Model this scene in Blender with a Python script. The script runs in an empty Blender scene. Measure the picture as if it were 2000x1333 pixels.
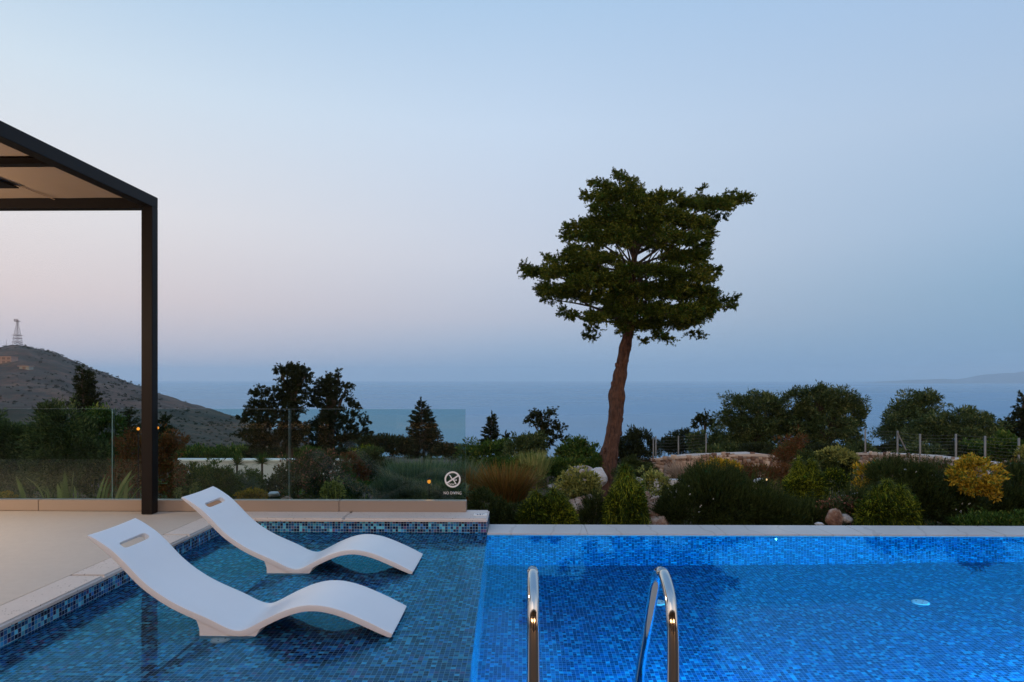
import bpy, bmesh, math, random
import numpy as np
from mathutils import Vector, Matrix
random.seed(7)
RNG = np.random.default_rng(11)
sc = bpy.context.scene
col = sc.collection
R = math.radians
PI = math.pi

# ------------------------------------------------------------------ camera
F = 1333.33; TH = math.atan(20/1333.); EYE = 1.35; HY = 738.0
CT, ST = math.cos(TH), math.sin(TH)
cam = bpy.data.cameras.new('camera')
cam.lens = 24; cam.sensor_width = 36; cam.shift_y = (HY-666.5)/2000.0
cam.clip_start = 0.05; cam.clip_end = 60000
camo = bpy.data.objects.new('camera', cam)
camo.location = (0, 0, EYE); camo.rotation_euler = (R(90), 0, TH)
col.objects.link(camo); sc.camera = camo

# ------------------------------------------------------------------ world: dusk sky
w = bpy.data.worlds.new("World"); sc.world = w; w.use_nodes = True
nt = w.node_tree; N = nt.nodes; LK = nt.links; N.clear()
def lin(c):
    return tuple((v/255/12.92) if v/255 <= .04045 else ((v/255+.055)/1.055)**2.4 for v in c) + (1,)
def wn(t, **kw):
    n = N.new(t)
    for k, v in kw.items(): setattr(n, k, v)
    return n
def wmath(op, a, b=None, clamp=False):
    n = wn('ShaderNodeMath', operation=op, use_clamp=clamp)
    for i, v in enumerate((a, b)):
        if v is None: continue
        if isinstance(v, (int, float)): n.inputs[i].default_value = v
        else: LK.new(v, n.inputs[i])
    return n.outputs[0]
tc = wn('ShaderNodeTexCoord'); sp = wn('ShaderNodeSeparateXYZ'); LK.new(tc.outputs['Generated'], sp.inputs[0])
dx, dy, dz = sp.outputs
elev = wmath('MULTIPLY', wmath('ARCSINE', dz), 180/PI/90, True)         # 0..1 from horizon to zenith
hor = wmath('SQRT', wmath('ADD', wmath('MULTIPLY', dx, dx), wmath('MULTIPLY', dy, dy)))
side = wmath('DIVIDE', dx, wmath('MAXIMUM', hor, .001))                   # -1 left .. 1 right
def ramp(stops):
    r = wn('ShaderNodeValToRGB'); cr = r.color_ramp
    cr.interpolation = 'B_SPLINE' if False else 'LINEAR'
    while len(cr.elements) < len(stops): cr.elements.new(.5)
    for e, (d, c) in zip(cr.elements, stops):
        e.position = d/90.; 
    for e, (d, c) in zip(cr.elements, stops):
        e.color = lin(c)
    LK.new(elev, r.inputs[0]); return r.outputs[0]
zen = (118, 158, 208)
left = ramp([(0, (194,186,196)), (5.9, (220,205,205)), (12, (225,221,223)), (21, (205,220,233)), (29, (172,201,228)), (48, (128,170,216)), (90, zen)])
mid = ramp([(0, (134,164,196)), (2.5, (156,177,203)), (5, (180,188,207)), (10, (196,203,219)), (20, (192,210,232)), (29, (168,197,227)), (50, (124,166,214)), (90, zen)])
right = ramp([(0, (118,156,190)), (3, (122,160,192)), (6, (130,166,197)), (11, (152,180,209)), (18, (167,190,217)), (29, (155,186,222)), (50, (118,160,210)), (90, zen)])
def wmix(f, a, b):
    m = wn('ShaderNodeMix', data_type='RGBA'); LK.new(f, m.inputs[0]); LK.new(a, m.inputs[6]); LK.new(b, m.inputs[7]); return m.outputs[2]
fl = wmath('MULTIPLY', wmath('ADD', side, .6), 1/.6, True)               # 0 at left, 1 at middle
fr = wmath('MULTIPLY', side, 1/.6, True)
grad = wmix(fr, wmix(fl, left, mid), right)
# the sun has set behind the viewer: bright warm western sky there
west = ramp([(0, (255,196,150)), (12, (255,214,180)), (28, (226,222,226)), (50, (160,190,226)), (90, zen)])
bk = wmath('MULTIPLY', wmath('ADD', wmath('MULTIPLY', wmath('DIVIDE', dy, wmath('MAXIMUM', hor, .001)), -1.0), .05), 1.6, True)
grad = wmix(bk, grad, west)
lowf = wmath('SUBTRACT', 1.0, wmath('MULTIPLY', elev, 1.9), True)
gain = wmath('ADD', 1.07, wmath('MULTIPLY', wmath('MULTIPLY', bk, lowf), .75))
sky = wn('ShaderNodeTexSky', sky_type='NISHITA')
sky.sun_disc = False; sky.sun_elevation = R(1.0); sky.sun_rotation = R(200); sky.altitude = 100; sky.dust_density = 1.5
bg = wn('ShaderNodeBackground'); LK.new(grad, bg.inputs[0]); LK.new(gain, bg.inputs[1])
bg2 = wn('ShaderNodeBackground'); LK.new(sky.outputs[0], bg2.inputs[0]); bg2.inputs[1].default_value = 0.02
ad = wn('ShaderNodeAddShader'); LK.new(bg.outputs[0], ad.inputs[0]); LK.new(bg2.outputs[0], ad.inputs[1])
wo = wn('ShaderNodeOutputWorld'); LK.new(ad.outputs[0], wo.inputs[0])

# faint warm afterglow of the sun that has set behind the viewer
sl = bpy.data.lights.new('afterglow', 'SUN'); sl.energy = 0.26; sl.angle = R(40); sl.color = (1, .74, .54)
so = bpy.data.objects.new('afterglow', sl); col.objects.link(so)
so.rotation_euler = Vector((.42, 1, -0.50)).to_track_quat('-Z', 'Y').to_euler()

vs = sc.view_settings
vs.view_transform = 'Standard'; vs.look = 'None'; vs.exposure = 0; vs.gamma = 1
sc.render.engine = 'CYCLES'
cy = sc.cycles
cy.max_bounces = 10; cy.transparent_max_bounces = 16; cy.transmission_bounces = 8; cy.glossy_bounces = 5
cy.diffuse_bounces = 3; cy.volume_bounces = 1; cy.sample_clamp_indirect = 4; cy.use_denoising = True
cy.caustics_reflective = False; cy.caustics_refractive = True

# ------------------------------------------------------------------ helpers
def depth_at(px, Y):
    u = (px-1000)/F; return Y/(u*ST+CT)
def P(px, py, Y):                     # point at distance Y whose image is (px, py) in the 2000 px photograph
    u = (px-1000)/F; d = Y/(u*ST+CT); r = u*d
    return Vector((r*CT-d*ST, Y, EYE-(py-HY)*d/F))
def DY(Y):                            # stretch of the garden's depth scale beyond the first planting row
    return float(np.interp(Y, [0, 8.6, 14, 20, 30, 60, 1e5], [0, 8.6, 18, 26, 38, 65, 1e5]))
def pxof(X, Y):
    a = math.atan2(X, Y)+TH
    return 1000+F*math.tan(a)

def mat(name, color=(.5,.5,.5), rough=.6, metal=0.0, spec=None):
    m = bpy.data.materials.new(name); m.use_nodes = True
    b = m.node_tree.nodes['Principled BSDF']
    b.inputs['Base Color'].default_value = (*color, 1); b.inputs['Roughness'].default_value = rough
    b.inputs['Metallic'].default_value = metal
    if spec is not None: b.inputs['Specular IOR Level'].default_value = spec
    return m
class G:                                  # tiny node-graph writer
    def __init__(s, m): s.m = m; s.t = m.node_tree; s.b = s.t.nodes.get('Principled BSDF')
    def n(s, t, ins=None, **kw):
        x = s.t.nodes.new(t)
        for k, v in kw.items(): setattr(x, k, v)
        for k, v in (ins or {}).items(): s.i(x, k, v)
        return x
    def i(s, x, k, v):
        if hasattr(v, 'is_output'): s.t.links.new(v, x.inputs[k])
        else: x.inputs[k].default_value = v
    def m_(s, op, a, b=0.0, c=False):
        return s.n('ShaderNodeMath', {0: a, 1: b}, operation=op, use_clamp=c).outputs[0]
    def mix(s, f, a, b, blend='MIX'):
        x = s.n('ShaderNodeMix', data_type='RGBA', blend_type=blend)
        s.i(x, 0, f); s.i(x, 6, a); s.i(x, 7, b); return x.outputs[2]
    def noise(s, vec, scale, detail=4, rough=.55):
        return s.n('ShaderNodeTexNoise', {'Vector': vec, 'Scale': scale, 'Detail': detail, 'Roughness': rough}).outputs['Fac']
    def ramp(s, f, stops, interp='LINEAR'):
        r = s.n('ShaderNodeValToRGB', {0: f}); cr = r.color_ramp; cr.interpolation = interp
        while len(cr.elements) < len(stops): cr.elements.new(1.0)
        for e, (p, c) in zip(cr.elements, stops): e.position = p
        for e, (p, c) in zip(cr.elements, stops): e.color = (*c, 1)
        return r.outputs[0]
    def pos(s): return s.n('ShaderNodeNewGeometry').outputs['Position']
    def bump(s, h, dist, strength=1.0):
        b = s.n('ShaderNodeBump', {'Height': h, 'Distance': dist, 'Strength': strength}); s.t.links.new(b.outputs[0], s.b.inputs['Normal'])

def link(o, parent=None):
    col.objects.link(o)
    if parent is not None: o.parent = parent
    return o
def tag(o, label=None, cat=None, group=None, kind=None):
    if label: o['label'] = label
    if cat: o['category'] = cat
    if group: o['group'] = group
    if kind: o['kind'] = kind
    return o
def empty(name, loc, label, cat, group=None):
    o = bpy.data.objects.new(name, None); o.location = loc; o.empty_display_size = .1; col.objects.link(o)
    return tag(o, label, cat, group)
def npmesh(name, V, Q, m, parent=None, smooth=False, mats=None, midx=None):
    """V (n,3), Q (k,c) face indices all of size c; vertices in world space unless parent: then made local."""
    V = np.asarray(V, dtype=np.float32)
    if parent is not None: V = V-np.array(parent.location, dtype=np.float32)
    me = bpy.data.meshes.new(name)
    Q = np.asarray(Q, dtype=np.int32); k, c = Q.shape
    me.vertices.add(len(V)); me.vertices.foreach_set('co', V.ravel())
    me.loops.add(k*c); me.loops.foreach_set('vertex_index', Q.ravel())
    me.polygons.add(k); me.polygons.foreach_set('loop_start', np.arange(0, k*c, c, dtype=np.int32))
    if smooth: me.polygons.foreach_set('use_smooth', np.ones(k, dtype=bool))
    me.materials.append(m)
    me.update(calc_edges=True)
    o = bpy.data.objects.new(name, me)
    return link(o, parent)
def bmobj(name, bm, m, parent=None, smooth=False):
    if parent is not None: bmesh.ops.translate(bm, verts=bm.verts, vec=-Vector(parent.location))
    bmesh.ops.recalc_face_normals(bm, faces=bm.faces)
    me = bpy.data.meshes.new(name); bm.to_mesh(me); bm.free()
    me.materials.append(m)
    if smooth:
        for p in me.polygons: p.use_smooth = True
    return link(bpy.data.objects.new(name, me), parent)
def box(bm, x0, x1, y0, y1, z0, z1):
    v = [bm.verts.new(p) for p in ((x0,y0,z0),(x1,y0,z0),(x1,y1,z0),(x0,y1,z0),(x0,y0,z1),(x1,y0,z1),(x1,y1,z1),(x0,y1,z1))]
    for f in ((0,3,2,1),(4,5,6,7),(0,1,5,4),(1,2,6,5),(2,3,7,6),(3,0,4,7)): bm.faces.new([v[i] for i in f])
    return v
def boxobj(name, dims, m, parent=None, bevel=0.0, seg=2):
    bm = bmesh.new(); box(bm, *dims)
    if bevel: bmesh.ops.bevel(bm, geom=bm.edges[:], offset=bevel, segments=seg, affect='EDGES')
    return bmobj(name, bm, m, parent)
def quad(name, pts, m, parent=None):
    bm = bmesh.new(); bm.faces.new([bm.verts.new(p) for p in pts])
    me = bpy.data.meshes.new(name); bm.to_mesh(me); bm.free(); me.materials.append(m)
    return link(bpy.data.objects.new(name, me), parent)
def tube_np(pts, rads, seg=10, knob=0.0, caps=True, seed=0):
    pts = [Vector(p) for p in pts]; rng = random.Random(seed); V = []; Q = []
    up = Vector((0, 1, 0.01)); n = len(pts)
    ph = [rng.uniform(0, 6.28) for _ in range(4)]
    for i, p in enumerate(pts):
        t = (pts[min(i+1, n-1)]-pts[max(i-1, 0)]).normalized()
        a = t.cross(up)
        if a.length < .05: a = t.cross(Vector((1, 0, 0)))
        a.normalize(); b = t.cross(a).normalized(); up = -b if False else up
        for k in range(seg):
            an = 2*PI*k/seg
            r = rads[i]*(1+knob*(.5*math.sin(2*an+ph[0]+i*.35)+.35*math.sin(3*an+ph[1]-i*.5)+.5*rng.uniform(-.5, .5)))
            V.append(p+a*math.cos(an)*r+b*math.sin(an)*r)
    for i in range(n-1):
        for k in range(seg):
            k2 = (k+1) % seg
            Q.append((i*seg+k, i*seg+k2, (i+1)*seg+k2, (i+1)*seg+k))
    if caps:
        for base, ci in ((0, 0), ((n-1)*seg, n-1)):
            V.append(pts[ci]); c = len(V)-1
            for k in range(0, seg, 2):
                Q.append((c, base+k, base+(k+1) % seg, base+(k+2) % seg))
    return np.array([tuple(v) for v in V]), np.array(Q)
def merge(parts):
    V = []; Q = []; o = 0
    for v, q in parts:
        V.append(v); Q.append(q+o); o += len(v)
    return np.concatenate(V), np.concatenate(Q)
def spline(pts, n):
    pts = [Vector(p) for p in pts]; out = []
    m = len(pts)
    for i in range(n):
        t = i/(n-1)*(m-1); k = min(int(t), m-2); f = t-k
        p0 = pts[max(k-1, 0)]; p1 = pts[k]; p2 = pts[k+1]; p3 = pts[min(k+2, m-1)]
        out.append(.5*((2*p1)+(p2-p0)*f+(2*p0-5*p1+4*p2-p3)*f*f+(3*p1-p0-3*p2+p3)*f**3))
    return out

# ------------------------------------------------------------------ terrain height
RIDGE = [(-4000,800),(-1500,760),(-600,700),(-300,662),(-100,668),(0,679),(34,677),(60,681),(110,693),(150,710),(200,729),(270,752),(350,781),(420,802),(480,821),(560,850),(650,885),(720,905),(5000,905)]
BASE = [(0,-.5),(6.8,-.42),(9,-.60),(11,-.92),(13,-1.22),(16,-1.62),(20,-2.0),(26,-2.5),(38,-3.9),(60,-6.6),(845,-100.5),(1300,-125),(30000,-300)]
def tz(X, Y):
    b = float(np.interp(Y, [p[0] for p in BASE], [p[1] for p in BASE]))
    if Y > 60:
        px = pxof(X, Y); ry = float(np.interp(px, [p[0] for p in RIDGE], [p[1] for p in RIDGE]))
        if ry < 904:
            e = min(max((Y-70)/640., 0), 1); e = e*e*(3-2*e)
            d = depth_at(px, Y)
            y0 = 738+(EYE-b)*F/d
            yy = y0+(ry-y0)*e
            h = EYE-(yy-HY)*d/F
            if Y > 710:
                d7 = depth_at(px, 710)
                h7 = EYE-(ry-HY)*d7/F
                h = h7-(Y-710)*.35
            b = max(b, h) if Y > 710 else h
    return b
def bumpz(X, Y):
    a = min(max((Y-9)/20, 0), 1)
    s = .12*a*(math.sin(X*.9+1)*math.cos(Y*.7)+.5*math.sin(X*2.1+Y*1.3))
    if Y > 100:
        k = min((Y-100)/300, 1)
        s += k*(1.6*math.sin(X*.021+Y*.013)*math.cos(Y*.017-X*.009)+.8*math.sin(X*.07-Y*.045)+.5*math.sin(X*.13+Y*.19)+.35*math.sin(X*.31-Y*.11))
    return s

# ------------------------------------------------------------------ materials
def tile_mat(name, axes, cell=.0265, soft=0.0):
    m = mat(name, rough=.18); g = G(m); g.b.inputs['Specular IOR Level'].default_value = .45
    s = g.n('ShaderNodeSeparateXYZ', {0: g.pos()}).outputs
    a, b = s[axes[0]], s[axes[1]]
    ua, ub = g.m_('DIVIDE', a, cell), g.m_('DIVIDE', b, cell)
    fa, fb = g.m_('FLOOR', ua), g.m_('FLOOR', ub)
    cid = g.n('ShaderNodeCombineXYZ', {0: fa, 1: fb, 2: float(axes[0]*3+axes[1])}).outputs[0]
    rn = g.n('ShaderNodeTexWhiteNoise', {0: cid}, noise_dimensions='3D')
    clus = g.noise(cid, .16, 2)
    v = g.m_('ADD', rn.outputs['Value'], g.m_('MULTIPLY', g.m_('SUBTRACT', clus, .5), .55))
    pal = [(0, (.003,.008,.035)), (.09, (.010,.010,.055)), (.17, (.004,.018,.070)), (.29, (.008,.050,.16)), (.46, (.018,.11,.31)),
           (.62, (.03,.25,.52)), (.76, (.09,.43,.62)), (.90, (.03,.14,.42)), (.955, (.12,.07,.20))]
    c = g.ramp(v, pal, 'CONSTANT')
    br = g.n('ShaderNodeSeparateXYZ', {0: rn.outputs['Color']}).outputs[1]
    c = g.mix(1.0, c, g.n('ShaderNodeCombineXYZ', {0: g.m_('ADD', g.m_('MULTIPLY', br, .95), .6), 1: g.m_('ADD', g.m_('MULTIPLY', br, .95), .6), 2: g.m_('ADD', g.m_('MULTIPLY', br, .95), .6)}).outputs[0], 'MULTIPLY')
    if soft: c = g.mix(1.0, g.mix(soft, c, (.022,.13,.29,1)), (.22,.95,1.0,1), 'MULTIPLY')  # deep water's light scatter and red loss put into tile and grout colour
    def edge(u):
        f = g.m_('FRACT', u); return g.m_('MINIMUM', f, g.m_('SUBTRACT', 1.0, f))
    e = g.m_('MINIMUM', edge(ua), edge(ub))
    gr = g.m_('LESS_THAN', e, .045)
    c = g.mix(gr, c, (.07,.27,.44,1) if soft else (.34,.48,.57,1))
    g.i(g.b, 'Base Color', c)
    g.i(g.b, 'Roughness', g.m_('ADD', g.m_('MULTIPLY', gr, .5), .15))
    return m
M_TF = tile_mat('mosaic_floor', (0, 1)); M_TX = tile_mat('mosaic_side', (1, 2)); M_TY = tile_mat('mosaic_back', (0, 2))
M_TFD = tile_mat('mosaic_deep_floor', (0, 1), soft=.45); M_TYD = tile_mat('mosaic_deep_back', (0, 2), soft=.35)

def stone_mat(name, c1, c2, scale=3.0, speck=.0, rough=.65, bump=.002):
    m = mat(name, c1, rough); g = G(m); p = g.pos()
    n1 = g.noise(p, scale, 6, .6); c = g.mix(n1, (*c1, 1), (*c2, 1))
    n2 = g.noise(p, scale*14, 4, .7)
    c = g.mix(g.m_('MULTIPLY', n2, .35), c, (c1[0]*.62, c1[1]*.6, c1[2]*.58, 1))
    if speck:
        vo = g.n('ShaderNodeTexVoronoi', {'Vector': p, 'Scale': 45.0}).outputs['Distance']
        pits = g.m_('MULTIPLY', g.m_('LESS_THAN', vo, speck), g.m_('GREATER_THAN', g.noise(p, 9.0, 2), .52))
        c = g.mix(pits, c, (c1[0]*.45, c1[1]*.42, c1[2]*.4, 1))
    g.i(g.b, 'Base Color', c); g.bump(n2, bump); return m
M_DECK = stone_mat('deck_plaster', (.50,.46,.40), (.62,.58,.52), 1.1, bump=.0015)
g = G(M_DECK); old = g.b.inputs['Base Color'].links[0].from_socket
g.i(g.b, 'Base Color', g.mix(g.m_('MULTIPLY', g.m_('SUBTRACT', g.noise(g.pos(), .55, 5, .6), .44), 1.6, True), old, (.33,.30,.27,1)))
M_COP = stone_mat('travertine', (.56,.52,.48), (.72,.68,.64), 2.2, speck=.2)
M_COPW = stone_mat('marble', (.50,.50,.49), (.62,.63,.63), 1.6, speck=.0, rough=.45)
g = G(M_COPW)
wv = g.n('ShaderNodeTexWave', {'Vector': g.pos(), 'Scale': .8, 'Distortion': 9.0, 'Detail': 4.0}).outputs['Fac']
old = g.b.inputs['Base Color'].links[0].from_socket
g.i(g.b, 'Base Color', g.mix(g.m_('MULTIPLY', g.m_('GREATER_THAN', wv, .992), .3), old, (.25,.23,.21,1)))
M_CHAN = mat('painted_metal_beige', (.31,.25,.205), .38, .0)
M_BLACK = mat('dark_powder_coat', (.0055,.0035,.0035), .5, 0.0, .2)
M_WOOD = mat('dark_wood_deck', (.07,.04,.022), .6)
M_LOUNGE = mat('white_resin', (.78,.76,.74), .42); g = G(M_LOUNGE); p = g.pos()
g.i(g.b, 'Base Color', g.mix(g.noise(p, 2.5, 5), (.76,.78,.79,1), (.84,.86,.87,1)))
g.i(g.b, 'Roughness', g.m_('ADD', g.m_('MULTIPLY', g.noise(p, 12, 4), .25), .32)); g.bump(g.noise(p, 160, 3), .0006)
M_FAB = mat('canvas', (.52,.40,.30), .85); g = G(M_FAB)
g.i(g.b, 'Base Color', g.mix(g.noise(g.pos(), 1.3, 3), (.29,.205,.14,1), (.37,.27,.19,1)))
M_CHROME = mat('polished_steel', (.62,.60,.57), .07, 1.0); g = G(M_CHROME)
g.i(g.b, 'Roughness', g.m_('ADD', g.m_('MULTIPLY', g.noise(g.pos(), 40, 4), .10), .04))
M_WHITE = mat('white_plastic', (.75,.75,.72), .4)
M_ALU = mat('galvanised_metal', (.17,.18,.18), .55, .2)

def glassrail():
    m = bpy.data.materials.new('railing_glass'); m.use_nodes = True; t = m.node_tree; t.nodes.clear(); g = G(m)
    tr = g.n('ShaderNodeBsdfTransparent', {0: (.83,.925,.905,1)})
    gl = g.n('ShaderNodeBsdfGlossy', {'Color': (.30,.29,.28,1), 'Roughness': 0.0})
    fr = g.n('ShaderNodeFresnel', {0: 1.5})
    mx = g.n('ShaderNodeMixShader', {0: fr.outputs[0], 1: tr.outputs[0], 2: gl.outputs[0]})
    g.n('ShaderNodeOutputMaterial', {0: mx.outputs[0]}); return m
M_GLASS = glassrail()
M_GEDGE = mat('glass_edge', (.34,.50,.45), .15)
def water_mat():
    m = bpy.data.materials.new('pool_water'); m.use_nodes = True; t = m.node_tree; t.nodes.clear(); g = G(m)
    p = g.pos()
    mp = g.n('ShaderNodeMapping', {0: p, 'Scale': (1.0, 1.5, 1)}).outputs[0]
    h = g.m_('ADD', g.noise(mp, 2.2, 2, .5), g.m_('MULTIPLY', g.noise(mp, 8.0, 2, .5), .12))
    b = g.n('ShaderNodeBump', {'Height': h, 'Distance': .0022, 'Strength': 1.0})
    rf = g.n('ShaderNodeBsdfRefraction', {'Color': (.90,.97,1,1), 'Roughness': 0.0, 'IOR': 1.333, 'Normal': b.outputs[0]})
    gl = g.n('ShaderNodeBsdfGlossy', {'Color': (.05,.52,.90,1), 'Roughness': 0.0, 'Normal': b.outputs[0]})
    fr = g.n('ShaderNodeFresnel', {'IOR': 1.333, 'Normal': b.outputs[0]})
    mx = g.n('ShaderNodeMixShader', {0: fr.outputs[0], 1: rf.outputs[0], 2: gl.outputs[0]})
    g.n('ShaderNodeOutputMaterial', {0: mx.outputs[0]}); return m
M_WATER = water_mat()

def leaf_mat(name, c1, c2, c3=None, rough=.6, trans=.18):
    m = mat(name, c1, rough); g = G(m)
    isl = g.n('ShaderNodeNewGeometry').outputs['Random Per Island']
    big = g.noise(g.pos(), 1.6, 3)
    c = g.mix(isl, (*c1, 1), (*c2, 1))
    if c3: c = g.mix(g.m_('GREATER_THAN', g.m_('ADD', isl, g.m_('MULTIPLY', g.m_('SUBTRACT', big, .5), 1.2)), .8), c, (*c3, 1))
    c = g.mix(1.0, c, g.ramp(big, [(.3, (.65,.68,.65)), (.7, (1.3,1.27,1.2))]), 'MULTIPLY')
    g.i(g.b, 'Base Color', c); g.b.inputs['Specular IOR Level'].default_value = .12
    td = g.n('ShaderNodeBsdfTranslucent', {0: c})
    mx = g.n('ShaderNodeMixShader', {0: trans, 1: g.b.outputs[0], 2: td.outputs[0]})
    out = [n for n in g.t.nodes if n.type == 'OUTPUT_MATERIAL'][0]
    g.t.links.new(mx.outputs[0], out.inputs[0]); return m
L = dict(
 cypress=leaf_mat('cypress_foliage', (.018,.042,.006), (.070,.115,.012), (.13,.15,.025)),
 dark=leaf_mat('dark_conifer_foliage', (.014,.024,.012), (.040,.055,.022)),
 olive=leaf_mat('olive_foliage', (.030,.055,.018), (.085,.135,.05), (.14,.17,.065)),
 green=leaf_mat('green_foliage', (.020,.060,.010), (.080,.155,.028), (.15,.19,.04)),
 rosemary=leaf_mat('rosemary_foliage', (.012,.028,.008), (.075,.105,.03)),
 gold=leaf_mat('golden_foliage', (.34,.21,.015), (.62,.42,.045), (.14,.16,.02)),
 lime=leaf_mat('lime_foliage', (.22,.24,.06), (.40,.40,.12), (.09,.13,.04)),
 thread=leaf_mat('thread_cypress_foliage', (.012,.030,.003), (.075,.115,.010), (.22,.25,.02)),
 thread_tip=leaf_mat('thread_cypress_tips', (.20,.26,.015), (.36,.38,.03)),
 red=leaf_mat('red_brown_foliage', (.12,.055,.022), (.20,.09,.035), (.07,.09,.03)),
 pink=leaf_mat('pink_green_foliage', (.06,.085,.035), (.10,.12,.05), (.36,.16,.12)),
 orange=leaf_mat('dry_orange_grass', (.10,.06,.015), (.34,.18,.045), (.10,.12,.03)),
 straw=leaf_mat('straw_grass', (.42,.28,.20), (.55,.42,.32), (.30,.12,.07)),
 grey=leaf_mat('grey_green_foliage', (.07,.12,.075), (.12,.18,.11), (.17,.22,.12)),
 blade=leaf_mat('blade_foliage', (.16,.21,.07), (.32,.36,.13), (.40,.38,.15)),
 scrub=leaf_mat('scrub_foliage', (.012,.018,.007), (.035,.036,.016)),
)
def bark_mat(name, a, b):
    m = mat(name, a, .85); g = G(m)
    mp = g.n('ShaderNodeMapping', {0: g.pos(), 'Scale': (1, 1, .25)}).outputs[0]
    n = g.noise(mp, 22, 7, .75); g.i(g.b, 'Base Color', g.ramp(n, [(.36, a), (.5, tuple((x+y)/2 for x, y in zip(a, b))), (.64, b)]))
    g.bump(g.m_('ADD', n, g.noise(g.pos(), 7, 3)), .07); return m
M_BARK = bark_mat('bark', (.022,.009,.006), (.15,.072,.044))
M_BARKD = bark_mat('dark_bark', (.035,.027,.02), (.09,.07,.05))
def rock_mat(name, cs, sc_=2.5, disp=.05):
    m = mat(name, cs[0], .9); g = G(m); p = g.pos()
    n = g.noise(p, sc_, 8, .68)
    c = g.ramp(n, [(.30, cs[0]), (.48, cs[1]), (.62, cs[2]), (.75, cs[1])])
    g.i(g.b, 'Base Color', c); g.bump(g.noise(p, sc_*5, 8, .7), disp); return m
M_ROCKG = rock_mat('limestone', ((.10,.09,.08), (.32,.29,.27), (.62,.59,.56)), 6)
M_ROCKR = rock_mat('red_rock', ((.10,.035,.02), (.30,.16,.10), (.58,.47,.38)), 6)
M_ROCKW = rock_mat('pale_marble_rock', ((.40,.42,.44), (.62,.65,.68), (.72,.74,.76)), 5)

# ================================================================== setting
# terrain
TS = np.sin(np.linspace(-1, 1, 361)*1.2)/math.sin(1.2)*1.75
TS = np.unique(np.concatenate([TS, np.linspace(-.80, -.15, 280)]))
YS = np.concatenate([np.linspace(6.93, 30, 70), np.geomspace(31, 1500, 170)])
V = []
for Y in YS:
    for t in TS:
        X = t*Y if Y > 30 else t*(Y*(Y-6.9)/23.1+(10+Y*.6)*(30-Y)/23.1)
        V.append((X, Y, tz(X, Y)+bumpz(X, Y)))
nT = len(TS); ii, jj = np.meshgrid(np.arange(len(YS)-1), np.arange(nT-1), indexing='ij')
a_ = (ii*nT+jj).ravel(); Q = np.stack([a_, a_+1, a_+nT+1, a_+nT], 1)
m = mat('hill_ground', (.1,.08,.06), .95); g = G(m); p = g.pos()
hn = g.noise(p, .035, 8, .66); hn2 = g.noise(p, .16, 6, .7); hn3 = g.noise(p, 1.7, 6, .7)
soil = g.ramp(hn, [(.36, (.009,.009,.004)), (.47, (.030,.017,.008)), (.55, (.066,.031,.017)), (.68, (.115,.070,.038))])
soil = g.mix(g.m_('MULTIPLY', g.m_('SUBTRACT', hn2, .50), 7.0, True), soil, (.022,.026,.014,1))
near = g.ramp(hn3, [(.3, (.03,.015,.009)), (.5, (.07,.034,.018)), (.72, (.18,.12,.085))])
yy = g.n('ShaderNodeSeparateXYZ', {0: p}).outputs[1]
c = g.mix(g.m_('MULTIPLY', g.m_('SUBTRACT', yy, 18.0), .03, True), near, soil)
g.i(g.b, 'Base Color', c); g.bump(hn3, .08)
# speckle of low scrub is real geometry further down
tag(npmesh('ground', V, Q, m, smooth=True), 'sloping hillside ground beyond the pool, brown earth with scrub', kind='structure')

# sea
m = mat('sea_water', (.012,.040,.085), .22); g = G(m); p = g.pos()
mp = g.n('ShaderNodeMapping', {0: p, 'Scale': (.25, 1.0, 1)}).outputs[0]
streak = g.noise(g.n('ShaderNodeMapping', {0: p, 'Scale': (.00022, .0011, 1)}).outputs[0], 1.0, 5, .6)
h = g.m_('ADD', g.noise(mp, .11, 5, .6), g.m_('MULTIPLY', g.noise(p, .02, 3), 2.0))
bp = g.n('ShaderNodeBump', {'Height': h, 'Distance': 1.3, 'Strength': .8}).outputs[0]
gl = g.n('ShaderNodeBsdfGlossy', {'Color': g.ramp(streak, [(.35, (.42,.60,.76)), (.62, (.54,.69,.81))]), 'Roughness': g.ramp(streak, [(.38, (.36,.36,.36)), (.60, (.18,.18,.18))]), 'Normal': bp})
df = g.n('ShaderNodeBsdfDiffuse', {'Color': (.03,.13,.24,1), 'Normal': bp})
mx = g.n('ShaderNodeMixShader', {0: .62, 1: df.outputs[0], 2: gl.outputs[0]})
g.t.links.new(mx.outputs[0], [n for n in g.t.nodes if n.type == 'OUTPUT_MATERIAL'][0].inputs[0])
tag(quad('sea', [(-19000,500,-100),(19000,500,-100),(19000,19000,-100),(-19000,19000,-100)], m), 'calm blue sea under haze', kind='structure')

# faint far coast on the right
rg = np.random.default_rng(4)
xs = np.linspace(6600, 12500, 120); V = []; rows = 14
for r in range(rows):
    f = r/(rows-1)
    for i, x in enumerate(xs):
        e = min(max((x-6900)/3300, 0), 1)
        hh = 300*e**.7*(.62+.22*math.sin(x*.0021)+.13*math.sin(x*.0057+1)+.07*math.sin(x*.015))
        V.append((x, 12000+f*2400, -104+hh*math.sin(PI*f)*(1+.12*math.sin(x*.009+f*9))))
nX = len(xs); ii, jj = np.meshgrid(np.arange(rows-1), np.arange(nX-1), indexing='ij'); a_ = (ii*nX+jj).ravel()
tag(npmesh('mountain_coast', V, np.stack([a_, a_+1, a_+nX+1, a_+nX], 1), mat('coast_rock', (.09,.08,.07), .95), smooth=True), 'distant mountainous coast fading into haze', kind='structure')

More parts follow.
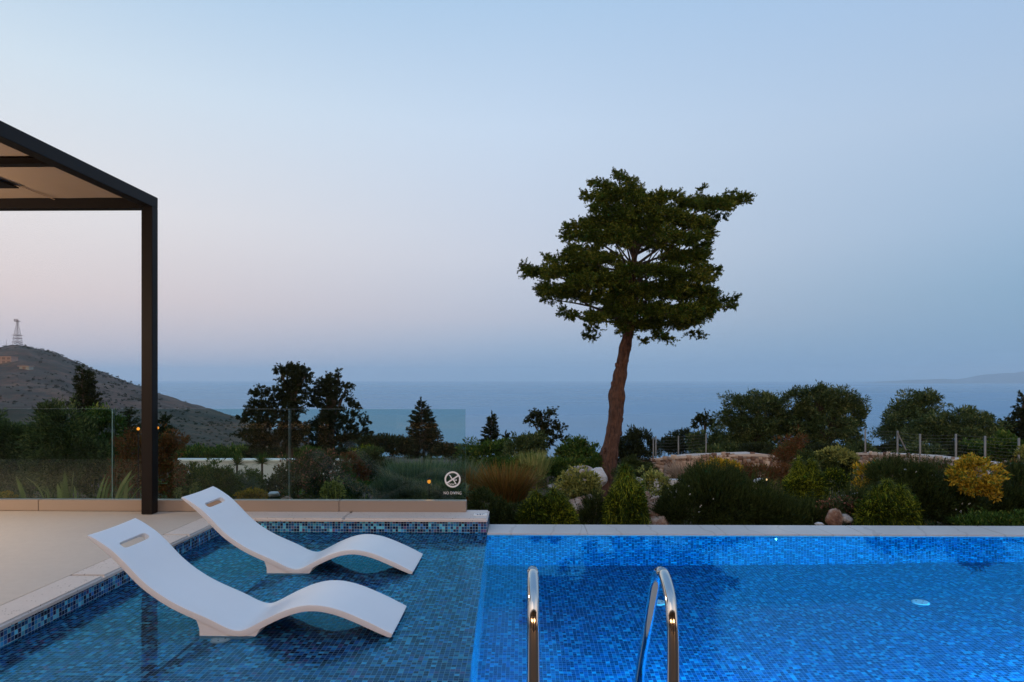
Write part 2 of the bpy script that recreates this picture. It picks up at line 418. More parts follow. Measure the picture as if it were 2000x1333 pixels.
# ---- pool shell
WZ = -.137; XL, XR = -2.85, 9.0; YN, YF = 2.95, 6.45; SH = WZ-.05; DP = WZ-1.02
def sx(Y): return -.262-(Y-3.3)*.0225             # shelf edge
XC = sx(YF+.1)
sh = empty('pool', (XL, YN, SH), 'mosaic tiled swimming pool with shallow ledge and deep lit section', 'pool'); sh['kind'] = 'structure'
YB = 6.545
quad('shelf_floor', [(XL,YN,SH),(sx(YN),YN,SH),(sx(YB),YB,SH),(XL,YB,SH)], M_TF).parent = None
pool_parts = []
def pq(name, pts, m):
    o = bpy.data.objects.get(name) if False else quad(name, [tuple(Vector(p)-Vector(sh.location)) for p in pts], m, sh); pool_parts.append(o); return o
bpy.data.objects.remove(bpy.data.objects['shelf_floor'])
pq('shelf_floor', [(XL-.03,YN,SH),(sx(YN),YN,SH),(sx(YB),YB,SH),(XL-.03,YB,SH)], M_TF)
pq('shelf_side', [(sx(YN),YN,SH),(sx(YN),YN,DP),(sx(YB),YB,DP),(sx(YB),YB,SH)], M_TX)
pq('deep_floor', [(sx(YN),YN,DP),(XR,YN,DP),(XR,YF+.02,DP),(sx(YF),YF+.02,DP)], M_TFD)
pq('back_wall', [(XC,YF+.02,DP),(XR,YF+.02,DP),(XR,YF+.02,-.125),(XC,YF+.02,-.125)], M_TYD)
pq('back_wall', [(XL-.02,YB,SH),(XC,YB,SH),(XC,YB,-.028),(XL-.02,YB,-.028)], M_TY)
pq('corner_wall', [(XC,YF+.02,DP),(XC,YB,DP),(XC,YB,-.03),(XC,YF+.02,-.03)], M_TX) if YB < YF+.02 else None
pq('side_wall', [(XL-.02,YN,SH),(XL-.02,YB,SH),(XL-.02,YB,-.028),(XL-.02,YN,-.028)], M_TX)
pq('side_wall', [(XR,YF+.02,DP),(XR,YN,DP),(XR,YN,-.03),(XR,YF+.02,-.03)], M_TX)
pq('near_wall', [(XR,YN,DP),(XL,YN,DP),(XL,YN,-.03),(XR,YN,-.03)], M_TY)

# water surface
bm = bmesh.new()
bm.faces.new([bm.verts.new(p) for p in ((XL-.02,YN,WZ),(XR,YN,WZ),(XR,YF+.02,WZ),(XC,YF+.02,WZ),(XC,YB,WZ),(XL-.02,YB,WZ))])
wo_ = bmobj('water', bm, M_WATER); tag(wo_, 'clear still pool water', kind='structure')

# ---- deck and copings
DX0 = -24.0
deck = boxobj('deck', (DX0, -3.102, 2.55, 6.97, -.4, -.004), M_DECK, bevel=.0)
tag(deck, 'beige plastered terrace floor left of the pool', kind='structure')
deck2 = boxobj('deck', (DX0, 12.0, -4.0, 2.549, -.4, -.004), M_WOOD); tag(deck2, 'dark wooden terrace floor on the near side of the pool', kind='structure')
def coping(name, dims, m, label, br=.014):
    bm = bmesh.new(); box(bm, *dims)
    bmesh.ops.bevel(bm, geom=[e for e in bm.edges if all(v.co.z > dims[5]-1e-4 for v in e.verts)], offset=br, segments=3, affect='EDGES')
    o = bmobj(name, bm, m); return tag(o, label, kind='structure')
y = 2.56
segs = [(2.56, 3.42), (3.423, 4.62), (4.623, 5.82)]
for a, b in segs: coping('coping', (-3.10, XL, a, b, -.032, 0), M_COP, 'pale travertine coping slab along the left pool edge')
coping('coping', (-3.10, -1.72, 5.823, 6.96, -.032, 0), M_COP, 'pale travertine coping slab at the far left pool corner')
bm = bmesh.new()
o = bpy.data.objects['coping.003'] if 'coping.003' in bpy.data.objects else None
bpy.data.objects.remove(o)
coping('coping', (-3.10, XL, 5.823, 6.522, -.032, 0), M_COP, 'pale travertine coping slab at the far left pool edge')
for a, b in ((-3.10, -1.72), (-1.717, -.335)): coping('coping', (a, b, 6.524, 6.965, -.032, 0), M_COP, 'pale travertine coping slab below the glass railing')
# body under the back coping, its end face towards the infinity edge
boxobj('pool_wall', (-3.2, XC-.004, YB+.003, 6.95, -1.4, -.034), M_TY); tag(bpy.data.objects['pool_wall'], 'tiled wall body under the coping', kind='structure')
quad('pool_wall', [(XC,YB+.003,-1.2),(XC,6.95,-1.2),(XC,6.95,-.034),(XC,YB+.003,-.034)], M_TX)
tag(bpy.data.objects['pool_wall.001'], 'tiled wall end beside the infinity edge', kind='structure')
xs_ = [XC+.003, 1.32, 3.02, 4.72, 6.4, 9.3]
xs_ = [XC+.003, .62, 1.92, 3.22, 4.52, 5.9, 7.4, 9.3]
for a, b in zip(xs_[:-1], xs_[1:]): coping('infinity_coping', (a, b-.003, YF, 6.85, -.16, -.122), M_COPW, 'grey veined marble slab on the infinity edge', .004)
boxobj('pool_wall', (XC+.005, 9.3, YF+.024, 6.83, -1.4, -.163), M_COPW); tag(bpy.data.objects['pool_wall.002'], 'wall body under the infinity edge', kind='structure')
for a, b in ((-2.849, -.3), (-.297, 2.6), (2.603, 5.6), (5.603, 8.99)): coping('coping', (a, b, 2.56, YN+.02, -.032, 0), M_COP, 'travertine coping slab on the near pool edge')
coping('coping', (XR, 9.35, 2.56, 6.44, -.032, 0), M_COP, 'travertine coping slab at the right pool end')

# ---- underwater lamps on the near wall
M_LENS = mat('pool_lamp_lens', (.2,.5,1), .3); M_LENS.node_tree.nodes['Principled BSDF'].inputs['Emission Color'].default_value = (.08,.40,1,1); M_LENS.node_tree.nodes['Principled BSDF'].inputs['Emission Strength'].default_value = 6
for k, x in enumerate((1.0, 3.4, 5.8, 8.2)):
    e = empty('pool_lamp', (x, YN+.01, -.62), ['round underwater lamp on the near pool wall by the ladder', 'second underwater lamp on the near pool wall', 'third underwater lamp on the near pool wall', 'underwater lamp nearest the right pool end'][k], 'pool lamp', 'underwater lamps')
    bm = bmesh.new(); bmesh.ops.create_cone(bm, cap_ends=True, segments=32, radius1=.14, radius2=.12, depth=.03, matrix=Matrix.Translation(e.location+Vector((0,.015,0)))@Matrix.Rotation(R(-90), 4, 'X')); bmobj('housing', bm, M_WHITE, e)
    bm = bmesh.new(); bmesh.ops.create_circle(bm, cap_ends=True, segments=32, radius=.10, matrix=Matrix.Translation(e.location+Vector((0,.034,0)))@Matrix.Rotation(R(-90), 4, 'X')); bmobj('lens', bm, M_LENS, e)
    ld = bpy.data.lights.new('pool_lamp_light', 'AREA'); ld.shape = 'DISK'; ld.size = .2; ld.energy = 96; ld.color = (.006,.47,1); ld.spread = R(170)
    lo = bpy.data.objects.new('pool_lamp_light', ld); link(lo, e); lo.location = (0, .06, 0); lo.rotation_euler = Vector((0, 1, -.08)).to_track_quat('-Z', 'Y').to_euler()

# round fittings on the pool floors
def fitting(px, py, zfl, label, r, wz=WZ):
    d0 = (EYE-wz)*F/(py-HY); tan_ = d0/(EYE-wz); si = tan_/math.sqrt(1+tan_*tan_)/1.333; ex = si/math.sqrt(1-si*si)*(wz-zfl)
    q = P(px, py, d0); Y = d0+ex; X = q.x*(Y/d0)
    e = empty('floor_fitting', (X, Y, zfl), label, 'pool fitting', 'round fittings on the pool floor')
    bm = bmesh.new(); bmesh.ops.create_cone(bm, cap_ends=True, segments=36, radius1=r, radius2=r*.86, depth=.014, matrix=Matrix.Translation((X, Y, zfl+.008))); bmobj('rim', bm, M_WHITE, e)
    for k in range(3):
        a = k*2.09+.4
        bm = bmesh.new(); bmesh.ops.create_cone(bm, cap_ends=True, segments=12, radius1=r*.08, radius2=r*.08, depth=.004, matrix=Matrix.Translation((X+math.cos(a)*r*.45, Y+math.sin(a)*r*.45, zfl+.0175))); bmobj('screw', bm, M_BLACK, e)
fitting(431, 1254, SH, 'round cream floor fitting in the shallow ledge by the near lounger', .055)
fitting(1798, 1184, DP, 'pale round floor fitting in the deep section towards the right', .066)
fitting(1287, 1178, DP, 'pale round floor fitting seen between the ladder rails', .066)

# ================================================================== glass railing
rail = empty('glass_railing', (-4, 6.89, 0), 'frameless glass railing in a beige metal base channel behind the ledge', 'railing')
edges = [-7.75, -5.96, -4.166, -2.356, -.565]
for a, b in ((-9.5, -4.9), (-4.897, -1.845), (-1.842, -.562)):
    boxobj('base_channel', (a, b, 6.84, 6.94, .0, .110), M_CHAN, rail, .004)
for a, b in zip(edges[:-1], edges[1:]):
    bm = bmesh.new(); vs_ = box(bm, a+.009, b-.009, 6.884, 6.896, .104, 1.032)
    o = bmobj('glass_panel', bm, M_GLASS, rail); o.data.materials.append(M_GEDGE)
    for f in o.data.polygons:
        if abs(f.normal.y) < .5: f.material_index = 1
boxobj('glass_panel', (-9.5, -7.76, 6.884, 6.896, .104, 1.032), M_GLASS, rail)
# NO DIVING decal
M_DECAL = mat('white_decal', (.80,.80,.76), .6)
dc = P(884, 937, 6.88); RR = .082
bm = bmesh.new(); YD = 6.8815
def strip(pts, wd, y=YD):
    for (x0, z0), (x1, z1) in zip(pts[:-1], pts[1:]):
        d = Vector((x1-x0, z1-z0)); n = Vector((-d.y, d.x)).normalized()*wd/2
        bm.faces.new([bm.verts.new((dc.x+a, y, dc.z+b)) for a, b in ((x0-n.x, z0-n.y), (x1-n.x, z1-n.y), (x1+n.x, z1+n.y), (x0+n.x, z0+n.y))])
ro, ri = RR, RR*.80; K = 48
for k in range(K):
    a0, a1 = 2*PI*k/K, 2*PI*(k+1)/K
    bm.faces.new([bm.verts.new((dc.x+r*math.cos(a), YD, dc.z+r*math.sin(a))) for a, r in ((a0, ri), (a0, ro), (a1, ro), (a1, ri))])
strip([(-.058, -.036), (.058, .040)], .015, YD-.0004)
strip([(-.036, .046), (-.026, .040), (-.010, .012), (.012, -.012), (.036, -.046)], .010, YD-.0008)
strip([(.004, .0), (.026, -.004), (.018, -.022)], .006, YD-.0012)
for k in range(12):
    a0, a1 = 2*PI*k/12, 2*PI*(k+1)/12
    bm.faces.new([bm.verts.new((dc.x+p[0], YD-.0004, dc.z+p[1])) for p in ((.036, -.006), (.036+.007*math.cos(a0), -.006+.007*math.sin(a0)), (.036+.007*math.cos(a1), -.006+.007*math.sin(a1)))])
strip([(-.045, -.046), (-.032, -.040), (-.020, -.047), (-.008, -.041), (.004, -.048), (.016, -.041), (.028, -.047)], .004)
strip([(-.032, -.054), (-.020, -.050), (-.008, -.057), (.004, -.051), (.016, -.057)], .004)
bmobj('sign_emblem', bm, M_DECAL, rail)
tx = bpy.data.curves.new('lettering', 'FONT'); tx.body = 'NO DIVING'; tx.size = .040; tx.align_x = 'CENTER'; tx.extrude = .0003; tx.space_character = 1.02
to = bpy.data.objects.new('tmp', tx); col.objects.link(to); bpy.context.view_layer.update()
me = bpy.data.meshes.new_from_object(to.evaluated_get(bpy.context.evaluated_depsgraph_get())); bpy.data.objects.remove(to)
me.materials.clear(); me.materials.append(M_DECAL)
lt = bpy.data.objects.new('sign_lettering', me); link(lt, rail); lt.rotation_euler = (R(90), 0, 0); lt.scale = (.86, 1, 1)
lt.location = Vector((dc.x, YD, P(884, 966, 6.88).z))-rail.location

# depth marker on the coping corner
mk = empty('depth_marker', (-.41, 6.70, 0), 'small white depth marker tile with blue-grey writing on the coping corner', 'marker')
boxobj('plate', (-.475, -.345, 6.665, 6.765, .0, .004), M_WHITE, mk)
M_INK = mat('blue_grey_ink', (.06,.07,.12), .6)
bm = bmesh.new()
for x0, x1, y0, y1 in ((-.462,-.452,6.735,6.752), (-.444,-.436,6.735,6.752), (-.425,-.402,6.738,6.752), (-.397,-.372,6.738,6.752), (-.445,-.430,6.683,6.718), (-.420,-.404,6.683,6.718), (-.394,-.389,6.683,6.718)):
    box(bm, x0, x1, y0, y1, .004, .0046)
bmobj('writing', bm, M_INK, mk)

# ================================================================== pergola
pg = empty('pergola', (-3.7, 6.74, 0), 'dark metal pergola with beige canvas roof over the terrace', 'pergola')
PX0, PX1 = -3.762, -3.654; ZB, ZT = 3.042, 3.152
boxobj('post', (PX0, PX1, 6.686, 6.794, .0, ZB-.001), M_BLACK, pg, .003)
boxobj('post', (PX0, PX1, 1.6, 1.708, .0, ZB-.001), M_BLACK, pg, .003)
boxobj('post', (-8.2, -8.092, 6.686, 6.794, .0, ZB-.001), M_BLACK, pg, .003)
boxobj('post', (-8.2, -8.092, 1.6, 1.708, .0, ZB-.001), M_BLACK, pg, .003)
boxobj('beam', (PX0, PX1, 1.6, 6.794, ZB, ZT), M_BLACK, pg, .003)
boxobj('beam', (-8.2, -8.092, 1.6, 6.794, ZB, ZT), M_BLACK, pg, .003)
boxobj('beam', (-8.091, PX0-.001, 6.686, 6.794, ZB-.016, ZT-.002), M_BLACK, pg, .003)
boxobj('beam', (-8.091, PX0-.001, 1.6, 1.708, ZB, ZT-.002), M_BLACK, pg, .003)
boxobj('crossbeam', (-8.091, PX0-.001, 5.38, 5.47, ZB+.012, ZB+.06), M_BLACK, pg, .003)
boxobj('crossbeam', (-8.091, PX0-.001, 3.55, 3.64, ZB+.012, ZB+.06), M_BLACK, pg, .003)
boxobj('shade_cassette', (-8.0, -4.62, 5.6, 6.2, ZB+.045, ZB+.056), M_BLACK, pg, .001)
# canvas: gently sagging bays
V = []; nx, ny = 30, 50
for j in range(ny+1):
    for i in range(nx+1):
        X = -8.09+(PX0+8.09-.002)*i/nx; Y = 1.71+(6.684-1.71)*j/ny
        sag = .012*math.sin(PI*((Y-1.71) % 1.66)/1.66)
        V.append((X, Y, ZB+.085-sag+.002*math.sin(X*9+Y*3)))
ii, jj = np.meshgrid(np.arange(ny), np.arange(nx), indexing='ij'); a_ = (ii*(nx+1)+jj).ravel()
npmesh('canvas_roof', V, np.stack([a_, a_+1, a_+nx+2, a_+nx+1], 1), M_FAB, pg, smooth=True)
boxobj('canvas_seam', (-4.628, -4.618, 6.2, 6.68, ZB+.066, ZB+.0705), M_FAB, pg)

ln_ = empty('hanging_lantern', (-6.3, 5.0, 2.3), 'warm lantern hanging under the pergola outside the left picture edge', 'lantern')
M_LAN = mat('lantern_glass', (1,.6,.25), .4); bb = M_LAN.node_tree.nodes['Principled BSDF']; bb.inputs['Emission Color'].default_value = (1,.55,.2,1); bb.inputs['Emission Strength'].default_value = 12
v, q = tube_np([(-6.3,5,2.12),(-6.3,5,2.15),(-6.3,5,2.3),(-6.3,5,2.44),(-6.3,5,2.48)], [.08,.12,.14,.12,.05], 20); npmesh('lamp_shade', v, q, M_LAN, ln_, smooth=True)
v, q = tube_np([(-6.3,5,2.48),(-6.3,5,ZB+.06)], [.006,.006], 6); npmesh('cord', v, q, M_BLACK, ln_)
ld = bpy.data.lights.new('lantern_light', 'POINT'); ld.energy = 210; ld.color = (1,.76,.55); ld.shadow_soft_size = .2
lo = bpy.data.objects.new('lantern_light', ld); link(lo, ln_); lo.location = (0, 0, -.35)

# ================================================================== loungers
TOP = [(168.5,1049),(184.8,1062),(215.3,1088),(243.5,1116),(263.1,1138),(289.2,1160),(315.3,1178),(341.4,1193),(367.5,1205),(389.3,1214.5),(411,1224),(432.8,1236),(454.5,1244),(472,1245),(489.3,1239),(510,1228),(545,1210),(580,1197.5),(608,1194),(636,1197),(667.5,1206),(702.5,1221),(737.5,1237),(763,1247.5)]
YL0, YL1 = 3.90, 4.385
def lounger_profile():
    pts = []
    for px, py in TOP:
        q = P(px, py, YL0); pts.append((q.x, 0, q.z))
    s = spline(pts, 90); s = [Vector((v.x, v.z)) for v in s]
    # light smoothing
    for _ in range(6):
        s = [s[0]]+[(s[i-1]+s[i]*2+s[i+1])/4 for i in range(1, len(s)-1)]+[s[-1]]
    return s
prof_b = lounger_profile()                        # underside line
def offset(s, dfun):
    out = []
    for i, v in enumerate(s):
        t = (s[min(i+1, len(s)-1)]-s[max(i-1, 0)]).normalized(); n = Vector((-t.y, t.x)); out.append(v+n*dfun(i/(len(s)-1)))
    return out
prof_t = offset(prof_b, lambda u: .036*min(1, .35+u*8)*min(1, .75+(1-u)*4))
x_base = P(389, 1240, YL0).x
def make_lounger():
    org = Vector((P(440, 1242, YL0).x, (YL0+YL1)/2, SH))
    root = empty('pool_lounger', org, 'nearer white S-curved lounger standing in the shallow water beside the round floor fitting', 'pool lounger', 'white loungers on the pool ledge')
    bm = bmesh.new(); n = len(prof_t); M = 8
    rows = []
    for k in range(M+1):
        y = YL0+(YL1-YL0)*k/M
        dish = .006*math.sin(PI*k/M)
        rows.append(([bm.verts.new((v.x, y, v.y-dish)) for v in prof_t], [bm.verts.new((v.x, y, v.y)) for v in prof_b]))
    for k in range(M):
        (t0, b0), (t1, b1) = rows[k], rows[k+1]
        for i in range(n-1):
            bm.faces.new((t0[i], t0[i+1], t1[i+1], t1[i])); bm.faces.new((b0[i], b1[i], b1[i+1], b0[i+1]))
        bm.faces.new((t0[0], t1[0], b1[0], b0[0])); bm.faces.new((t0[-1], b0[-1], b1[-1], t1[-1]))
    for t0, b0 in (rows[0], rows[-1]):
        for i in range(n-1): bm.faces.new((t0[i], b0[i], b0[i+1], t0[i+1]))
    o = bmobj('shell', bm, M_LOUNGE, root, smooth=False)
    # handle slot cut by a rounded prism
    a, b = (prof_t[5]+prof_b[5])/2, (prof_t[9]+prof_b[9])/2
    ctr = (a+b)/2; t = (prof_t[10]-prof_t[3]).normalized(); nn = Vector((-t.y, t.x))
    cb = bmesh.new(); hw, hl = .026, (YL1-YL0)*.29; ring = []
    for k in range(32):
        an = 2*PI*k/32; cu, cv = math.cos(an), math.sin(an)
        u_ = hw*math.copysign(abs(cu)**.55, cu); v_ = hl*math.copysign(abs(cv)**.28, cv); ring.append((u_, v_))
    yc = (YL0+YL1)/2+.005
    lo_ = [cb.verts.new((ctr.x+t.x*u-nn.x*.08, yc+v, ctr.y+t.y*u-nn.y*.08)) for u, v in ring]
    hi_ = [cb.verts.new((ctr.x+t.x*u+nn.x*.08, yc+v, ctr.y+t.y*u+nn.y*.08)) for u, v in ring]
    cb.faces.new(lo_); cb.faces.new(hi_[::-1])
    for k in range(32): cb.faces.new((lo_[k], lo_[(k+1) % 32], hi_[(k+1) % 32], hi_[k]))
    cut = bmobj('tmpcut', cb, M_LOUNGE)
    bo = o.modifiers.new('b', 'BOOLEAN'); bo.object = cut; bo.operation = 'DIFFERENCE'; bo.solver = 'EXACT'
    bv = o.modifiers.new('v', 'BEVEL'); bv.width = .007; bv.segments = 3; bv.limit_method = 'ANGLE'; bv.angle_limit = R(50)
    bpy.context.view_layer.update()
    me = bpy.data.meshes.new_from_object(o.evaluated_get(bpy.context.evaluated_depsgraph_get()))
    o.modifiers.clear(); o.data = me; bpy.data.objects.remove(cut)
    for p_ in me.polygons: p_.use_smooth = True
    me.set_sharp_from_angle(angle=R(32))
    # pedestal foot: side outline follows the underside, concave back edge
    bm = bmesh.new(); poly = []
    idx = [i for i, v in enumerate(prof_b) if v.x > x_base-.012 and v.x < x_base+.375]
    for i in idx: poly.append((prof_b[i].x, prof_b[i].y+.012))
    poly = [(x_base-.02, prof_b[idx[0]].y+.012)]+poly
    xe = poly[-1][0]
    poly += [(xe-.05, WZ-.02), (xe-.09, SH+.001), (x_base, SH+.001), (x_base, WZ+.02), (x_base-.001, prof_b[idx[0]].y-.045), (x_base-.009, prof_b[idx[0]].y-.018)]
    for y in (YL0+.004, YL1-.004): bm.faces.new([bm.verts.new((a, y, b)) for a, b in poly])
    f0, f1 = bm.faces[:] if False else list(bm.faces)
    va, vb = list(f0.verts), list(f1.verts)
    for k in range(len(va)): bm.faces.new((va[k], va[(k+1) % len(va)], vb[(k+1) % len(va)], vb[k]))
    bmobj('pedestal', bm, M_LOUNGE, root)
    return root
lg = make_lounger()
def copy_tree(o, parent=None):
    c = o.copy(); col.objects.link(c); c.parent = parent
    for ch in list(o.children): copy_tree(ch, c)
    return c
l2 = copy_tree(lg); l2['label'] = 'farther white S-curved lounger nearest the glass railing'
q0 = P(765, 1247, YL0); q1 = P(806, 1120, 5.16)
l2.location = lg.location+Vector((q1.x-q0.x-.002, 5.42-(YL0+YL1)/2, 0))
l2.scale = (1, 1.08, 1)

# ================================================================== ladder
lad = empty('pool_ladder', (.29, 2.7, 0), 'polished steel pool ladder with two arched handrails at the near pool edge', 'ladder')
arc = [(2.457,-.002),(2.457,.15),(2.457,.30),(2.460,.42),(2.476,.49),(2.508,.545),(2.560,.580),(2.625,.597),(2.70,.583),(2.765,.538),(2.825,.46),(2.92,.325),(3.01,.20),(3.10,.07),(3.15,-.02),(3.175,-.10),(3.185,-.2),(3.185,-.6),(3.185,-1.0)]
for X in (.041, .541):
    pts = spline([(X, a, b) for a, b in arc], 90); v, q = tube_np(pts, [.0215]*90, 24)
    h = npmesh('handrail', v, q, M_CHROME, lad, smooth=True)
    bm = bmesh.new(); bmesh.ops.create_cone(bm, cap_ends=True, segments=32, radius1=.055, radius2=.040, depth=.018, matrix=Matrix.Translation((X, 2.457, .007))); bmobj('floor_flange', bm, M_CHROME, lad)
for z in (-.36, -.62, -.88): boxobj('tread', (.063, .519, 3.15, 3.22, z-.012, z+.012), M_CHROME, lad, .004)

# ================================================================== vegetation builders
def unit(n): 
    v = RNG.normal(size=(n, 3)); return v/np.linalg.norm(v, axis=1, keepdims=True)
def leaf_quads(B, D, Ln, W):
    """B base points, D directions (unit), Ln lengths, W widths -> rhombic leaves"""
    n = len(B); rnd = unit(n); S = np.cross(D, rnd); S /= (np.linalg.norm(S, axis=1, keepdims=True)+1e-6)
    U = np.cross(S, D); Ln = Ln[:, None]; W = W[:, None]
    mid = B+D*Ln*.45+U*W*.15
    V = np.stack([B, mid+S*W*.5, B+D*Ln-U*Ln*.10, mid-S*W*.5], 1).reshape(-1, 3)
    Q = np.arange(4*n).reshape(n, 4); return V, Q
def blade_quads(B, D, Ln, W, droop):
    """two-segment bending blades"""
    n = len(B); S = np.cross(D, np.tile([0, 0, 1.], (n, 1))); S += unit(n)*.3; S /= (np.linalg.norm(S, axis=1, keepdims=True)+1e-6)
    segs_ = 4; pts = [B]; d = D.copy(); p = B.copy()
    for k in range(segs_):
        p = p+d*(Ln/segs_)[:, None]; pts.append(p); d = d+np.array([0, 0, -1.])*droop[:, None]; d /= np.linalg.norm(d, axis=1, keepdims=True)
    V = []
    for k, p in enumerate(pts):
        wv = (W*(1, 1.05, .9, .6, .12)[k]/2)[:, None]; V += [p-S*wv, p+S*wv]
    V = np.stack(V, 1); m_ = V.shape[1]; base = (np.arange(n)*m_)[:, None]
    Q = np.concatenate([base+np.array([[2*k, 2*k+1, 2*k+3, 2*k+2]]) for k in range(segs_)])
    return V.reshape(-1, 3), Q
def sprigs(C, O, m_, Ln, W, spread=.9, radius=.03, up=.2):
    """at each sprig centre C with outward axis O put m_ leaves"""
    n = len(C); C2 = np.repeat(C, m_, 0); O2 = np.repeat(O, m_, 0)
    D = O2+unit(n*m_)*spread+np.array([0, 0, up]); D /= np.linalg.norm(D, axis=1, keepdims=True)
    B = C2+unit(n*m_)*radius*RNG.random((n*m_, 1))
    s = RNG.uniform(.6, 1.25, n*m_); return leaf_quads(B, D, Ln*s, W*s)
def lumps(U, k=5, amp=.22):
    r = np.ones(len(U))
    for _ in range(k):
        a = RNG.normal(size=3)*3.2; ph = RNG.uniform(0, 6.28); r += amp/ math.sqrt(k)*np.sin(U@a+ph)*1.4
    return r
def ell(n, c, r, amp=.22, inner=.5, zmin=-.99):
    U = unit(n*2); U = U[U[:, 2] > zmin][:n]; n = len(U)
    rad = lumps(U, 6, amp)*(inner+(1-inner)*RNG.random(n)**.6)
    Pp = np.array(c)+U*np.array(r)*rad[:, None]
    O = U/np.array(r); O /= np.linalg.norm(O, axis=1, keepdims=True)
    return Pp, O
def crown(blobs, Ln, W, cov=3.0, m_=7, spread=.9, up=.25, amp=.22, inner=.5, cap=9000, rad=1.0, zmin=-.99):
    parts = []
    for c, r in blobs:
        area = PI*(r[0]*r[2]+r[0]*r[1]+r[1]*r[2])
        n = int(min(cap, cov*area/(Ln*W*m_*.5))); n = max(n, 12)
        Pp, O = ell(int(n*1.5), c, r, amp, inner, zmin)
        if len(Pp) > 40:
            fq = 2*PI/(Ln*8.5); ph = RNG.uniform(0, 6.28, 6)
            nz = np.sin(Pp[:, 0]*fq+ph[0]+1.3*np.sin(Pp[:, 2]*fq*.6+ph[3]))+np.sin(Pp[:, 1]*fq+ph[1]+1.3*np.sin(Pp[:, 0]*fq*.7+ph[4]))+np.sin(Pp[:, 2]*fq*1.2+ph[2]+1.3*np.sin(Pp[:, 1]*fq*.5+ph[5]))
            k_ = nz > -.75; Pp, O = Pp[k_], O[k_]
        parts.append(sprigs(Pp, O, m_, Ln, W, spread, Ln*rad, up))
    return merge(parts)
def pblob(px, py, wx, wy, Y, dep=.8):
    """ellipsoid whose image is centred at (px, py) with half sizes wx, wy photo pixels"""
    k = depth_at(px, Y)/F; q = P(px, py, Y); return (tuple(q), (wx*k, wx*k*dep, wy*k))
def trunk_of(name, pts, r0, r1, m, parent, n=12, knob=.12, seg=9, seed=0):
    s = spline(pts, n); v, q = tube_np(s, [r0+(r1-r0)*(i/(n-1))**.8 for i in range(n)], seg, knob, True, seed)
    return npmesh(name, v, q, m, parent, smooth=True)
def gz(X, Y): return tz(X, Y)+bumpz(X, Y)
def tree(name, label, cat, px, Y, blobs, leafm, Ln, W, group=None, cov=2.4, tr=.06, bark=None, up=.25, m_=7, spread=.9, inner=.45, amp=.25, lean=0):
    kY = DY(Y)/Y; Y = DY(Y); Ln *= kY; W *= kY; tr *= kY
    top = blobs[0]; q = P(px, 800, Y); gzv = gz(q.x, Y)
    e = empty(name, (q.x, Y, gzv), label, cat, group)
    B = [pblob(*b[:4], Y+(b[4] if len(b) > 4 else 0)) for b in blobs]
    zt = max(b[0][2] for b in B); ctr = B[0][0]
    v, qd = twig_crown(B, depth_at(px, Y)/F, 1.0) if leafm is L['dark'] or cat == 'tree' and name == 'conifer_tree' else crown(B, Ln, W, cov, m_, spread, up, amp, inner)
    npmesh('crown', v, qd, leafm, e)
    parts = []
    s = spline([(q.x, Y, gzv-.2), (q.x+lean*.5, Y, (gzv+zt)/2), (ctr[0], ctr[1], zt)], 10)
    parts.append(tube_np(s, [tr*(1-.75*i/9) for i in range(10)], 8, .12))
    for c, r in B[:7]:
        k = s[random.randint(3, 6)]; parts.append(tube_np(spline([k, (k+Vector(c))/2+Vector((0, 0, .05)), Vector(c)], 6), [tr*.45*(1-.13*i) for i in range(6)], 6, .1))
    v, qd = merge(parts); npmesh('trunk', v, qd, bark or M_BARKD, e, smooth=True)
    return e
def bush(name, label, cat, blobs, Y, leafm, Ln, W, group=None, cov=2.6, up=.3, m_=6, spread=.8, inner=.35, amp=.22, tips=None):
    kY = DY(Y)/Y; Y = DY(Y); Ln *= kY; W *= kY
    B = [pblob(*b[:4], Y+(b[4] if len(b) > 4 else 0)) for b in blobs]
    v, q = crown(B, Ln, W, cov, m_, spread, up, amp, inner)
    st = []
    for c, r in B[:3]:
        gg = gz(c[0], c[1])
        if c[2]-r[2]*.6 > gg:
            for j in range(4): st.append(tube_np([(c[0]+random.uniform(-.2, .2)*r[0], c[1]+random.uniform(-.1, .1), gg-.05), (c[0]+random.uniform(-.5, .5)*r[0], c[1]+random.uniform(-.2, .2), c[2])], [.008*kY, .004*kY], 6))
    if st: v, q = merge([(v, q)]+st)
    o = npmesh(name, v, q, leafm); org = Vector((B[0][0][0], B[0][0][1], gz(B[0][0][0], B[0][0][1])))
    o.data.transform(Matrix.Translation(-org)); o.location = org
    return tag(o, label, cat, group)

def branchlets(Pp, O, Ln, m_, leafL, leafW, spread, up=.1):
    """short twigs along O, each carrying leaves all along it"""
    n = len(Pp); tw = RNG.uniform(.5, 1.3, n)*Ln; K = 4; out = []
    bend = unit(n)*.25
    for k in range(K):
        f = k/(K-1.)
        C = Pp+O*(tw*f)[:, None]+bend*(tw*f*f)[:, None]
        out.append(sprigs(C, O, m_, leafL*(1.05-.35*f), leafW, spread, leafL*.35, up))
    return merge(out)
def twig_crown(B, u, dens=1.0):
    """airy crown of twigs; u = size of a photo pixel there in metres"""
    parts = []; cx = np.mean([b[0][0] for b in B])
    for c, r in B:
        n = int(max(4, dens*.30*(r[0]/u)*(r[2]/u)))
        Pp, O = ell(n, c, (r[0]*.8, r[1]*.8, r[2]*.72), .3, .2)
        O = O*np.array([1, 1, .5])+np.array([.35*np.sign(c[0]-cx), 0, .2]); O /= np.linalg.norm(O, axis=1, keepdims=True)
        parts.append(branchlets(Pp, O, 9*u, 7, 5.2*u, 1.9*u, .75))
    return merge(parts)
